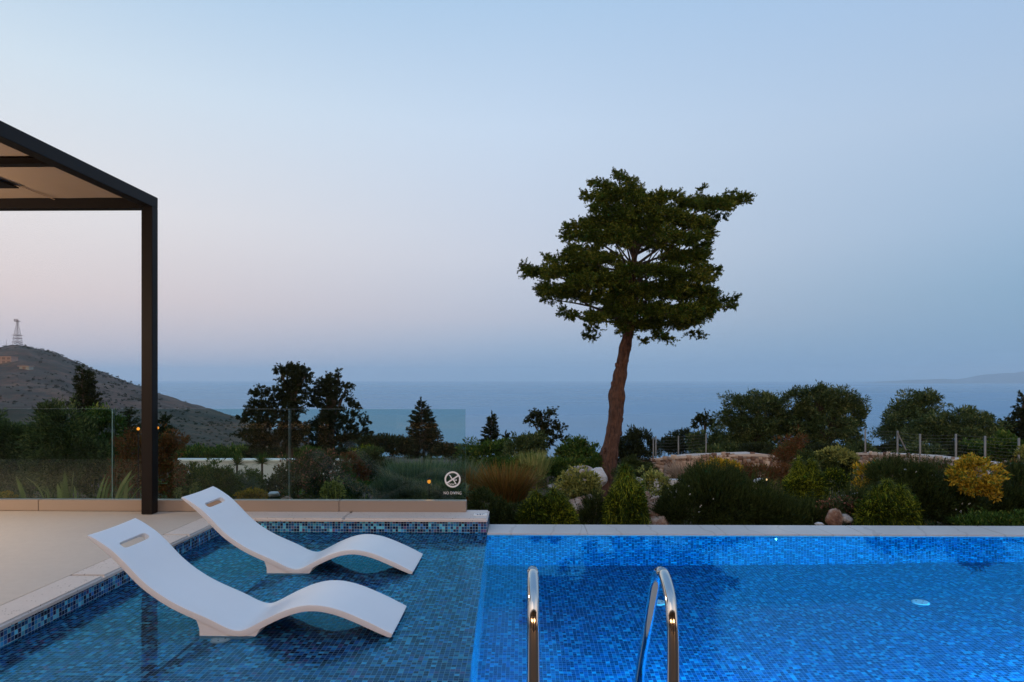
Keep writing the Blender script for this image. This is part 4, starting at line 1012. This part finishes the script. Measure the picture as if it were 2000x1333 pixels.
gold('golden_shrub', 'upright golden-orange shrub left of the right rosemary mass', [(1683,935,18,24),(1700,922,14,14),(1690,955,14,16),(1709,912,6,6)], 8.4)
gold('golden_shrub', 'yellow shrub top showing above the big dark rosemary', [(1400,910,30,10),(1425,912,20,8),(1378,912,12,6)], 8.7)
gold('golden_shrub', 'lime-yellow shrub behind the two-peaked thread cypress', [(1630,890,30,14),(1610,900,20,14),(1660,900,16,12)], 10, L['lime'])
gold('golden_shrub', 'dull lime shrub right of the two-peaked thread cypress', [(1625,935,22,18),(1640,945,14,14)], 9, L['thread'])
gold('golden_shrub', 'variegated yellow-green shrub in front of the grey boulder', [(1132,944,34,28),(1118,955,24,20),(1150,955,20,20)], 8.6, L['lime'])
gold('golden_shrub', 'pale variegated shrub right of the pointed thread cypress', [(1275,945,24,26),(1262,925,14,12),(1290,955,20,18)], 8.8, L['lime'])
gold('golden_shrub', 'low bright yellow shrub behind the base channel by the far lounger', [(492,968,22,9),(475,972,12,7),(508,968,12,8)], 7.4, Ln=.028, W=.016)
gold('golden_shrub', 'low yellow shrub at the far left behind the base channel', [(8,972,20,6),(-20,972,24,7)], 7.4, Ln=.028, W=.016)
gold('golden_shrub', 'small yellow-green shrub behind the glass left of its last joint', [(650,962,18,18),(660,945,6,12),(640,972,14,10)], 8.0, L['lime'], .03, .014)
gold('golden_shrub', 'small pale-yellow sprigs beside the head of the far lounger', [(349,964,5,10),(380,955,4,7)], 7.5, L['lime'], .03, .012)
gold('golden_shrub', 'golden shrub cut by the right picture edge', [(2005,885,18,14)], 11, L['lime'])
bush('shrub', 'brown twiggy shrub growing up in front of the middle olive tree', 'shrub', [(1545,880,30,28),(1555,860,20,20),(1530,900,26,20)], 11.5, L['red'], .05, .012, cov=1.0, inner=.1)
bush('shrub', 'dark shrub between the lime-yellow shrub and the rocks', 'shrub', [(1610,915,34,20),(1590,895,26,16),(1660,920,20,22)], 10, L['rosemary'], .045, .014)
bush('shrub', 'small dark-leafed shrub beside the orange boulder', 'shrub', [(1675,1000,34,26),(1620,1000,24,24)], 7.8, L['pink'], .03, .014)
bush('shrub', 'weedy planting on the rocky slope at the far right', 'shrub', [(1965,935,40,20),(1840,925,30,14),(1985,915,30,14)], 9.6, L['red'], .04, .012, cov=1.2)
bush('shrub', 'weedy red and green planting below the stone wall', 'shrub', [(1490,930,40,20),(1530,925,30,16),(1455,925,26,14)], 9.6, L['red'], .04, .013, cov=1.5)

# ------------------------------------------------------------------ rocks
def rock(label, px, py, wx, wy, Y, m, seed, cat='boulder', sharp=.35):
    Y = DY(Y)
    c, r = pblob(px, py, wx, wy, Y); bm = bmesh.new(); bmesh.ops.create_icosphere(bm, subdivisions=5, radius=1)
    rg_ = random.Random(seed); ws = [(Vector((rg_.gauss(0, 1), rg_.gauss(0, 1), rg_.gauss(0, 1)))*s_, rg_.uniform(0, 6), a_) for s_, a_ in ((1.2, .16), (1.4, .14), (2.6, .09), (3.4, .07), (6, .035), (8, .03), (14, .018), (18, .014))]
    pl = [(Vector((rg_.gauss(0, 1), rg_.gauss(0, 1), rg_.gauss(0, 1))).normalized(), rg_.uniform(.68, .9)) for _ in range(9)]
    for v in bm.verts:
        u = v.co.normalized(); k = 1+sum(a*math.sin(u.dot(w_)+ph) for w_, ph, a in ws)
        v.co = u*k
        for n_, d_ in pl:
            dd = v.co.dot(n_)-d_
            if dd > 0: v.co -= n_*dd*.8
        v.co = Vector((v.co.x*r[0], v.co.y*r[1], v.co.z*r[2]))
    me = bpy.data.meshes.new('boulder'); bm.to_mesh(me); bm.free(); me.materials.append(m)
    o = link(bpy.data.objects.new('boulder', me)); o.location = c
    for p_ in me.polygons: p_.use_smooth = True
    return tag(o, label, cat)
rock('large grey pitted limestone boulder left of the tall trunk', 1140, 935, 36, 28, 9.4, M_ROCKG, 1)
rock('white smooth rock leaning between the grey boulder and the trunk', 1165, 935, 16, 22, 9.3, M_ROCKW, 2)
rock('flat grey stone left of the variegated shrub', 1092, 952, 24, 9, 9.2, M_ROCKG, 3)
rock('reddish rock face left of the pointed thread cypress', 1135, 1000, 32, 34, 8.2, M_ROCKR, 4)
rock('reddish rubble rock right of the pointed thread cypress', 1288, 990, 28, 22, 8.4, M_ROCKR, 5)
rock('low red-brown rock at the infinity edge right of the pointed thread cypress', 1285, 1022, 24, 16, 7.9, M_ROCKR, 6)
rock('orange-stained boulder behind the infinity edge', 1628, 1012, 16, 19, 7.6, M_ROCKR, 7)
rock('pale rock with reddish flank above the orange boulder', 1672, 975, 24, 12, 8.2, M_ROCKG, 8)
rock('flat white stone on the slope behind the right rosemary', 1848, 935, 26, 11, 9.4, M_ROCKW, 9)
rock('small grey stone in the big dark rosemary', 1484, 939, 10, 6, 8.2, M_ROCKW, 10)
rock('small pale stone right of the tall trunk', 1245, 946, 12, 12, 8.9, M_ROCKG, 11)
rock('small low white stone at the infinity edge by the orange boulder', 1602, 1024, 10, 4, 7.4, M_ROCKW, 12)
rock('sandy rubble rock before the right part of the curved wall', 1545, 915, 22, 10, 11.8, M_ROCKR, 13)
rock('brown rock on the slope left of the golden standard shrub', 1812, 918, 24, 10, 12.2, M_ROCKG, 14)
rock('grey slab stone behind the white wall plants', 535, 965, 14, 6, 8.6, M_ROCKW, 15)

for k, (px, py, wx, wy, Y, lab) in enumerate([(1118,985,14,10,8.3,'small reddish stone above the leftmost thread cypress'),(1152,978,12,14,8.5,'pinkish stone at the foot of the variegated shrub'),(1262,972,12,9,8.6,'small beige stone right of the pointed thread cypress tip'),(1312,988,14,8,8.3,'flat beige stone left in the big dark rosemary'),(1272,1004,16,9,8.0,'red-brown stone between cypress and rosemary'),(1650,1012,12,8,7.6,'little stone right of the orange-stained boulder'),(1700,985,14,8,8.0,'brown stone left of the rounded thread cypress'),(1646,985,12,10,8.2,'grey stone above the orange-stained boulder'),(1870,915,22,10,9.6,'pale stone on the slope above the right rosemary'),(1940,925,20,9,9.4,'sandy stone right of the golden standard shrub'),(1815,938,14,8,9.2,'small light stone in the gap of the right rosemary'),(410,985,10,5,7.6,'small stone behind the channel near the far lounger head'),(560,975,12,6,8.4,'small stone behind the glass by the low yellow shrub')]):
    rock(lab, px, py, wx, wy, Y, (M_ROCKR, M_ROCKG)[k % 2], 30+k)
# ------------------------------------------------------------------ dry stone wall, modelled stone by stone
def stone_wall(name, label, path, ztops, zbots, m_a, seed, cell=.105):
    """path: list of world xy; facade of irregular stones standing proud of a core, with a mortar cap"""
    rg_ = random.Random(seed); e = empty(name, (path[0][0], path[0][1], zbots[0]), label, 'stone wall')
    parts = []; acc = 0
    for k in range(len(path)-1):
        a, b = Vector(path[k]), Vector(path[k+1]); d = (b-a); Ls = d.length; d.normalize(); nrm = Vector((d.y, -d.x))
        if nrm.y > 0: nrm = -nrm
        ncol = max(1, int(Ls/cell))
        for i in range(ncol):
            f = (i+.5)/ncol; zt = ztops[k]+(ztops[k+1]-ztops[k])*f; zb = zbots[k]+(zbots[k+1]-zbots[k])*f
            z = zb
            while z < zt:
                h = rg_.uniform(.055, .11); w2 = cell*rg_.uniform(.5, .78); cx = a+d*(Ls*f+rg_.uniform(-.02, .02)); o_ = rg_.uniform(.0, .03)
                V = []
                for (u, v, q_) in ((-1,-1,0),(1,-1,0),(1,1,0),(-1,1,0),(-.72,-.7,1),(.72,-.72,1),(.68,.72,1),(-.74,.66,1)):
                    off = nrm*(o_+q_*.035); uu = u*w2*rg_.uniform(.85, 1.1)
                    V.append((cx.x+d.x*uu+off.x, cx.y+d.y*uu+off.y, z+h/2+v*h*.62*rg_.uniform(.85, 1.1)))
                parts.append((np.array(V), np.array([(4,5,6,7),(0,1,5,4),(1,2,6,5),(2,3,7,6),(3,0,4,7)])))
                z += h*1.03
    v, q = merge(parts); npmesh('stones', v, q, m_a, e)
    bm = bmesh.new()
    for nm, z0o, z1o, out in (('core', None, 0, .012), ('cap', 0, .05, .05)):
        bm = bmesh.new(); fr_, bk = [], []
        for k, (x, y_) in enumerate(path):
            d = Vector(path[min(k+1, len(path)-1)])-Vector(path[max(k-1, 0)]); d.normalize(); nr = Vector((d.y, -d.x))
            if nr.y > 0: nr = -nr
            z0 = zbots[k]-.3 if z0o is None else ztops[k]; z1 = ztops[k]+z1o
            wob = rg_.uniform(-.012, .012) if nm == 'cap' else 0
            fr_.append((bm.verts.new((x+nr.x*(out+wob), y_+nr.y*(out+wob), z0)), bm.verts.new((x+nr.x*(out+wob), y_+nr.y*(out+wob), z1+wob))))
            bk.append((bm.verts.new((x-nr.x*.4, y_-nr.y*.4, z0)), bm.verts.new((x-nr.x*.4, y_-nr.y*.4, z1+wob))))
        for k in range(len(path)-1):
            bm.faces.new((fr_[k][0], fr_[k+1][0], fr_[k+1][1], fr_[k][1])); bm.faces.new((fr_[k][1], fr_[k+1][1], bk[k+1][1], bk[k][1])); bm.faces.new((bk[k][0], bk[k][1], bk[k+1][1], bk[k+1][0]))
        for kk in (0, -1): bm.faces.new((fr_[kk][0], fr_[kk][1], bk[kk][1], bk[kk][0]))
        bmobj(nm, bm, M_MORT if nm == 'core' else M_CAP, e)
    return e
M_MORT = mat('dark_mortar', (.05,.03,.02), .95)
M_CAP = stone_mat('wall_cap', (.48,.40,.34), (.64,.56,.48), 4, bump=.01)
M_STN = mat('wall_stones', (.3,.25,.2), .9); g = G(M_STN); isl = g.n('ShaderNodeNewGeometry').outputs['Random Per Island']
c = g.ramp(isl, [(0, (.14,.08,.055)), (.2, (.30,.20,.14)), (.45, (.44,.33,.25)), (.65, (.30,.27,.25)), (.85, (.60,.48,.37))], 'CONSTANT')
g.i(g.b, 'Base Color', g.mix(g.noise(g.pos(), 25, 5), c, g.mix(.5, c, (.12,.08,.06,1)))); g.bump(g.noise(g.pos(), 40, 5), .01)
pw = [(1262,902,945,13.6),(1275,896,945,12.9),(1330,891,945,12.6),(1400,888,945,12.6),(1480,887,945,12.8),(1540,892,945,13.1),(1600,900,945,13.5)]
stone_wall('dry_stone_wall', 'curved dry stone retaining wall below the olive trees', [tuple(P(a, b, DY(Y)).xy) for a, b, c_, Y in pw], [P(a, b, DY(Y)).z-.05 for a, b, c_, Y in pw], [min(P(a, c_, DY(Y)).z, gz(P(a, c_, DY(Y)).x, DY(Y))) for a, b, c_, Y in pw], M_STN, 3)
pw = [(1675,885,940,15.0),(1740,886,940,14.2),(1800,889,940,13.6),(1860,896,945,13.0),(1930,905,950,12.4),(2020,908,955,12.0),(2150,912,955,11.8)]
stone_wall('dry_stone_wall', 'dry stone wall with broad pale top running to the right edge below the fence', [tuple(P(a, b, DY(Y)).xy) for a, b, c_, Y in pw], [P(a, b, DY(Y)).z-.05 for a, b, c_, Y in pw], [min(P(a, c_, DY(Y)).z, gz(P(a, c_, DY(Y)).x, DY(Y))) for a, b, c_, Y in pw], M_STN, 4)
# low kerb in front of the first wall
yk = DY(10.2); a, b = P(1240, 938, yk), P(1345, 938, yk)
tag(boxobj('kerb', (a.x, b.x, yk, yk+.15, a.z-.7, a.z), M_COPW), 'low grey kerb at the foot of the stone wall', kind='structure')
# white garden wall, left
m = stone_mat('white_render', (.60,.61,.62), (.70,.70,.70), 1.2)
yw = DY(14.5); a, b = P(340, 899, yw), P(712, 899, yw)
gw = empty('white_wall', (a.x, yw, a.z-.5), 'low white rendered garden wall behind the shrubs on the left', 'wall')
boxobj('wall_body', (a.x, b.x, yw, yw+.25, a.z-1.4, a.z-.031), m, gw); boxobj('wall_cap', (a.x-.02, b.x+.02, yw-.04, yw+.29, a.z-.03, a.z+.02), mat('white_cap', (.80,.79,.76), .7), gw)

# ------------------------------------------------------------------ fence posts and wires
fence = empty('wire_fence', tuple(P(1380, 888, DY(13.2))), 'thin galvanised wire fence on the stone wall left of the olive trees', 'fence')
fence2 = empty('wire_fence', tuple(P(1797, 888, DY(13.4))), 'thin galvanised wire fence on the right stone wall', 'fence')
def posts(fe, lst, rad_):
    tops = []
    for px, yt, yb, Y in lst:
        Y = DY(Y)
        t_, b_ = P(px, yt, Y), P(px, yb, Y); v, q = tube_np([b_-Vector((0, 0, .2)), b_, t_], [rad_]*3, 8); npmesh('fence_post', v, q, M_ALU, fe); tops.append((t_, b_))
    for k in range(len(tops)-1):
        parts = []
        for f in np.linspace(.05, .95, 7):
            p0 = tops[k][0].lerp(tops[k][1], f); p1 = tops[k+1][0].lerp(tops[k+1][1], f); parts.append(tube_np([p0, (p0+p1)/2-Vector((0, 0, .01)), p1], [.0016]*3, 4))
        v, q = merge(parts); npmesh('wire', v, q, M_ALU, fe)
posts(fence, [(1276,855,893,14.5),(1281,852,892,13.6),(1325,852,891,13.2),(1379,847,887,13.2)], .016)
posts(fence2, [(1690,838,884,15.4),(1753,842,882,14.6),(1797,848,890,13.6),(1867,848,890,13.2),(1924,852,895,12.9),(1990,856,900,12.8)], .024)
v, q = tube_np([P(1753, 846, DY(14.58)), P(1770, 880, DY(14.3))], [.018]*2, 8); npmesh('brace', v, q, M_ALU, fence2)

# ------------------------------------------------------------------ garden lamps
def lamp(label, px, py, Y, energy, colr, r=.03, es=14):
    Y = DY(Y)
    c = P(px, py, Y); e = empty('garden_lamp', (c.x, c.y, gz(c.x, Y)), label, 'garden lamp', 'small lit garden lamps')
    v, q = tube_np([(c.x, c.y, gz(c.x, Y)-.02), (c.x, c.y, c.z-r)], [.005, .005], 8); npmesh('stake', v, q, M_BLACK, e)
    mm = mat('lit_lamp_glass', colr, .4); bb = mm.node_tree.nodes['Principled BSDF']; bb.inputs['Emission Color'].default_value = (*colr, 1); bb.inputs['Emission Strength'].default_value = es
    bm = bmesh.new(); bmesh.ops.create_icosphere(bm, subdivisions=2, radius=r, matrix=Matrix.Translation(c)@Matrix.Scale(1.2, 4, (0, 0, 1))); bmobj('lit_globe', bm, mm, e, True)
    bm = bmesh.new(); bmesh.ops.create_cone(bm, cap_ends=True, segments=16, radius1=r*1.5, radius2=r*.5, depth=r*.7, matrix=Matrix.Translation(c+Vector((0, 0, r*1.5)))); bmobj('lamp_hood', bm, M_BLACK, e)
    ld = bpy.data.lights.new('lamp_light', 'POINT'); ld.energy = energy*.4; ld.color = colr; ld.shadow_soft_size = r*1.1; lo = bpy.data.objects.new('lamp_light', ld); link(lo, e); lo.location = c-Vector(e.location)+Vector((.03, -.22, .02))
lamp('amber globe added for a lamp reflection in the glass, left of the pergola post', 270, 838, 9.3, .7, (1,.30,.03), .02, 1.6)  # this globe and the next are added for lamp reflections in the railing
lamp('amber globe added for a lamp reflection in the glass, right of the pergola post', 308, 836, 9.35, .5, (1,.30,.03), .018, 1.3)
lamp('amber garden lamp glowing behind the glass left of the emblem', 838, 941, 8.0, 3.2, (1,.42,.05), .022, .45)
lamp('warm white spot lamp in the big dark rosemary', 1497, 937, 7.95, .8, (1,.72,.35), .011, .7)

# ------------------------------------------------------------------ things on the hill
def onhill(px, Y):
    q = P(px, 700, Y); return Vector((q.x, Y, gz(q.x, Y)))
M_TOWER = mat('tower_steel', (.10,.06,.065), .6)
b0 = onhill(34, 700); e = empty('lattice_mast', b0, 'red-grey lattice telecom mast on the hilltop', 'mast')
Hm = 25.5; parts = []
def wd(z): return np.interp(z, [0, 9, 14, 21, 25.5], [3.0, 2.3, 1.7, .8, .7])
zs = np.linspace(0, Hm, 12)
for sx1 in (-1, 1):
    for sy1 in (-1, 1): parts.append(tube_np([b0+Vector((sx1*wd(z), sy1*wd(z), z-.5)) for z in zs], [.13]*12, 5))
for i in range(11):
    z0, z1 = zs[i], zs[i+1]; w0, w1 = wd(z0), wd(z1)
    for sy1 in (-1, 1):
        parts.append(tube_np([b0+Vector((-w0, sy1*w0, z0)), b0+Vector((w1, sy1*w1, z1))], [.075]*2, 4)); parts.append(tube_np([b0+Vector((w0, sy1*w0, z0)), b0+Vector((-w1, sy1*w1, z1))], [.075]*2, 4))
        parts.append(tube_np([b0+Vector((-w1, sy1*w1, z1)), b0+Vector((w1, sy1*w1, z1))], [.08]*2, 4))
    for sx1 in (-1, 1): parts.append(tube_np([b0+Vector((sx1*w0, -w0, z0)), b0+Vector((sx1*w1, w1, z1))], [.075]*2, 4))
v, q = merge(parts); npmesh('lattice', v, q, M_TOWER, e)
for z, hw in ((2.5, 3.4), (6.3, 3.2), (9.6, 3.6)): boxobj('platform', (b0.x-hw, b0.x+hw, b0.y-hw, b0.y+hw, b0.z+z, b0.z+z+.35), M_TOWER, e)
boxobj('platform', (b0.x-1.9, b0.x+1.9, b0.y-1.9, b0.y+1.9, b0.z+Hm-1.6, b0.z+Hm-1.1), M_TOWER, e)
for dx_ in (-1.9, -.9, .4, 1.9):
    boxobj('antenna', (b0.x+dx_-.22, b0.x+dx_+.22, b0.y-2.1, b0.y-1.75, b0.z+Hm-1.6, b0.z+Hm+1.0), M_TOWER, e)
for px, h, lab in ((12, 6.0, 'thin pole on the ridge left of the mast'), (155, 5.2, 'thin leaning pole on the hill ridge above the tall juniper')):
    b = onhill(px, 700); v, q = tube_np([b-Vector((0, 0, 1)), b+Vector((.3, 0, h))], [.16, .12], 6); o = npmesh('utility_pole', v, q, M_TOWER)
    o.data.transform(Matrix.Translation(-b)); o.location = b; tag(o, lab, 'pole')
def house(label, px, Y, wd_, dp, ht, rows_, colr, wins):
    b = onhill(px, Y); e = empty('house', b, label, 'building'); mw = mat('house_wall', colr, .8)
    boxobj('wall', (b.x-wd_/2, b.x+wd_/2, b.y, b.y+dp, b.z-3, b.z+ht), mw, e)
    boxobj('roof', (b.x-wd_/2-.5, b.x+wd_/2+.5, b.y-1.3, b.y+dp+.4, b.z+ht, b.z+ht+.5), mat('house_roof', (.34,.24,.19), .8), e)
    for r_ in range(rows_):
        if r_: boxobj('balcony', (b.x-wd_/2, b.x+wd_/2, b.y-1.2, b.y-.003, b.z+r_*3.0-.15, b.z+r_*3.0+.15), mw, e)
        for k in range(wins):
            x = b.x-wd_/2+(k+.5)*wd_/wins; boxobj('window', (x-1.3, x+1.3, b.y-.06, b.y+.1, b.z+r_*3+.5, b.z+r_*3+2.3), mat('window_dark', (.13,.095,.085), .4), e)
house('long two-storey pinkish house on the hillside at the left edge', 2, 560, 17, 8, 5.6, 2, (.30,.22,.185), 4)
house('low pale building half hidden on the hillside right of the long house', 47, 540, 8, 5, 2.6, 1, (.22,.26,.25), 1)

# scrub on the hill: countless small dark bushes
cs = []; rg2 = np.random.default_rng(21)
for _ in range(5200):
    Y = 95+640*rg2.random()**.75; px = rg2.uniform(-420, 700)
    q = P(px, 700, Y); X = q.x
    if float(np.interp(px, [p[0] for p in RIDGE], [p[1] for p in RIDGE])) > 903 or Y > 730: continue
    if math.sin(X*.03+Y*.021)+math.sin(X*.011-Y*.017)*1.2+rg2.normal()*.7 < -.1: continue
    cs.append((X, Y, gz(X, Y)+.3))
cs = np.array(cs); n = len(cs); sz = rg2.uniform(.35, 1.25, n)*np.clip(cs[:, 1]/500, .5, 1.1)
m_ = 16; C2 = np.repeat(cs, m_, 0); S2 = np.repeat(sz, m_)
U = unit(n*m_); U[:, 2] = np.abs(U[:, 2]); B = C2+U*S2[:, None]*np.array([1.1, 1.1, .9])*RNG.random((n*m_, 1))
v, q = leaf_quads(B-U*.2*S2[:, None], U, S2*.9, S2*.6)
tag(npmesh('scrub', v, q, L['scrub']), 'dark scrub bushes scattered over the brown hill', 'scrub', kind='stuff')
# low wild growth on the slope below the garden
cs = []
for _ in range(1500):
    Y = 17+70*rg2.random(); px = rg2.uniform(-200, 2300)
    q = P(px, 700, Y); cs.append((q.x, Y, gz(q.x, Y)+.1))
cs = np.array(cs); n = len(cs); m_ = 26; C2 = np.repeat(cs, m_, 0); S2 = np.repeat(rg2.uniform(.15, .42, n), m_)
U = unit(n*m_); U[:, 2] = np.abs(U[:, 2]); B = C2+U*S2[:, None]*np.array([1.6, 1.6, .8])*RNG.random((n*m_, 1))
v, q = leaf_quads(B, U, S2*.5, S2*.25)
tag(npmesh('undergrowth', v, q, L['green']), 'low wild undergrowth on the slope below the garden', 'undergrowth', kind='stuff')
# low ground plants in the bed
for cnt, leaf_, lab, szs, seed_ in ((1700, 'rosemary', 'low dark ground cover in the planting bed', (.06, .20), 5), (1100, 'green', 'low green weeds spread through the planting bed', (.05, .17), 6), (420, 'orange', 'dry brown weeds spread through the planting bed', (.05, .16), 8)):
    rg3 = np.random.default_rng(seed_); cs = []
    for _ in range(cnt):
        Y = 7.15+11*rg3.random()**1.3; px = rg3.uniform(-500, 2400); q = P(px, 700, Y)
        cs.append((q.x, Y, gz(q.x, Y)+.02))
    cs = np.array(cs); n = len(cs); m_ = 44; C2 = np.repeat(cs, m_, 0); S2 = np.repeat(rg3.uniform(*szs, n)*np.clip(cs[:, 1]/9, .8, 1.5), m_)
    U = unit(n*m_); U[:, 2] = np.abs(U[:, 2]); B = C2+U*S2[:, None]*np.array([1.6, 1.6, 1.0])*RNG.random((n*m_, 1))
    v, q = leaf_quads(B, U, np.minimum(S2*.4, .05), np.minimum(S2*.14, .018))
    tag(npmesh('ground_cover', v, q, L[leaf_]), lab, 'ground cover', kind='stuff')

# ================================================================== the villa behind the camera (seen in reflections)
vl = empty('villa', (-2, -4.2, 0), 'villa facade behind the viewer with lit rooms, seen only in reflections', 'building')
M_VW = stone_mat('villa_render', (.10,.07,.05), (.14,.10,.075), 1.0)
Z1 = 3.3
def wallseg(x0, x1, z0=0, z1=Z1): boxobj('wall', (x0, x1, -4.3, -4.0, z0, z1), M_VW, vl)
opens = [(-8.6, -5.0), (-3.4, -1.4), (1.6, 4.4)]
xcur = -24.0
for a, b in opens: wallseg(xcur, a); wallseg(a+.001, b-.001, 2.5, Z1); xcur = b
wallseg(xcur, 12)
boxobj('roof', (-24.4, 10.4, -8.5, -2.6, Z1+.001, Z1+.28), M_VW, vl)
boxobj('room_floor', (-24, 10, -8, -4.301, -.2, -.002), M_DECK, vl)
boxobj('room_wall', (-24, 10, -8.2, -8.001, -.2, Z1), mat('room_paint', (.62,.48,.34), .8), vl)
for a, b in opens:
    fr = boxobj('door_frame', (a, a+.06, -4.28, -4.02, 0, 2.49), M_BLACK, vl); boxobj('door_frame', (b-.06, b, -4.28, -4.02, 0, 2.49), M_BLACK, vl)
    ld = bpy.data.lights.new('room_light', 'AREA'); ld.shape = 'RECTANGLE'; ld.size = (b-a)*.9; ld.size_y = 1.2; ld.energy = 120*(b-a)/2; ld.color = (1,.55,.28)
    lo = bpy.data.objects.new('room_light', ld); link(lo, vl); lo.location = Vector(((a+b)/2, -5.6, 2.7))-Vector(vl.location); lo.rotation_euler = Vector((0, .75, -.6)).to_track_quat('-Z', 'Y').to_euler()
M_BULB = mat('lit_bulb', (1,.6,.2), .4); bb = M_BULB.node_tree.nodes['Principled BSDF']; bb.inputs['Emission Color'].default_value = (1,.55,.18,1); bb.inputs['Emission Strength'].default_value = 7
for x in (-9.6, -4.2, -.1, 5.6):
    bm = bmesh.new(); bmesh.ops.create_cone(bm, cap_ends=True, segments=20, radius1=.11, radius2=.11, depth=.5, matrix=Matrix.Translation((x, -3.9, 2.1))); wl = bmobj('wall_lamp', bm, M_BULB, vl)

# ================================================================== haze
hz_ = mat('haze_air'); t = hz_.node_tree; t.nodes.clear(); g = G(hz_)
pv = g.n('ShaderNodeVolumePrincipled', {'Color': (.72,.90,1,1), 'Density': 1e-4, 'Anisotropy': .3})
ou = g.n('ShaderNodeOutputMaterial'); g.t.links.new(pv.outputs[0], ou.inputs['Volume'])
hzo = boxobj('haze', (-20500, 20500, -60, 20500, -301, 260), hz_); tag(hzo, 'thin blue evening haze over the sea', kind='stuff')
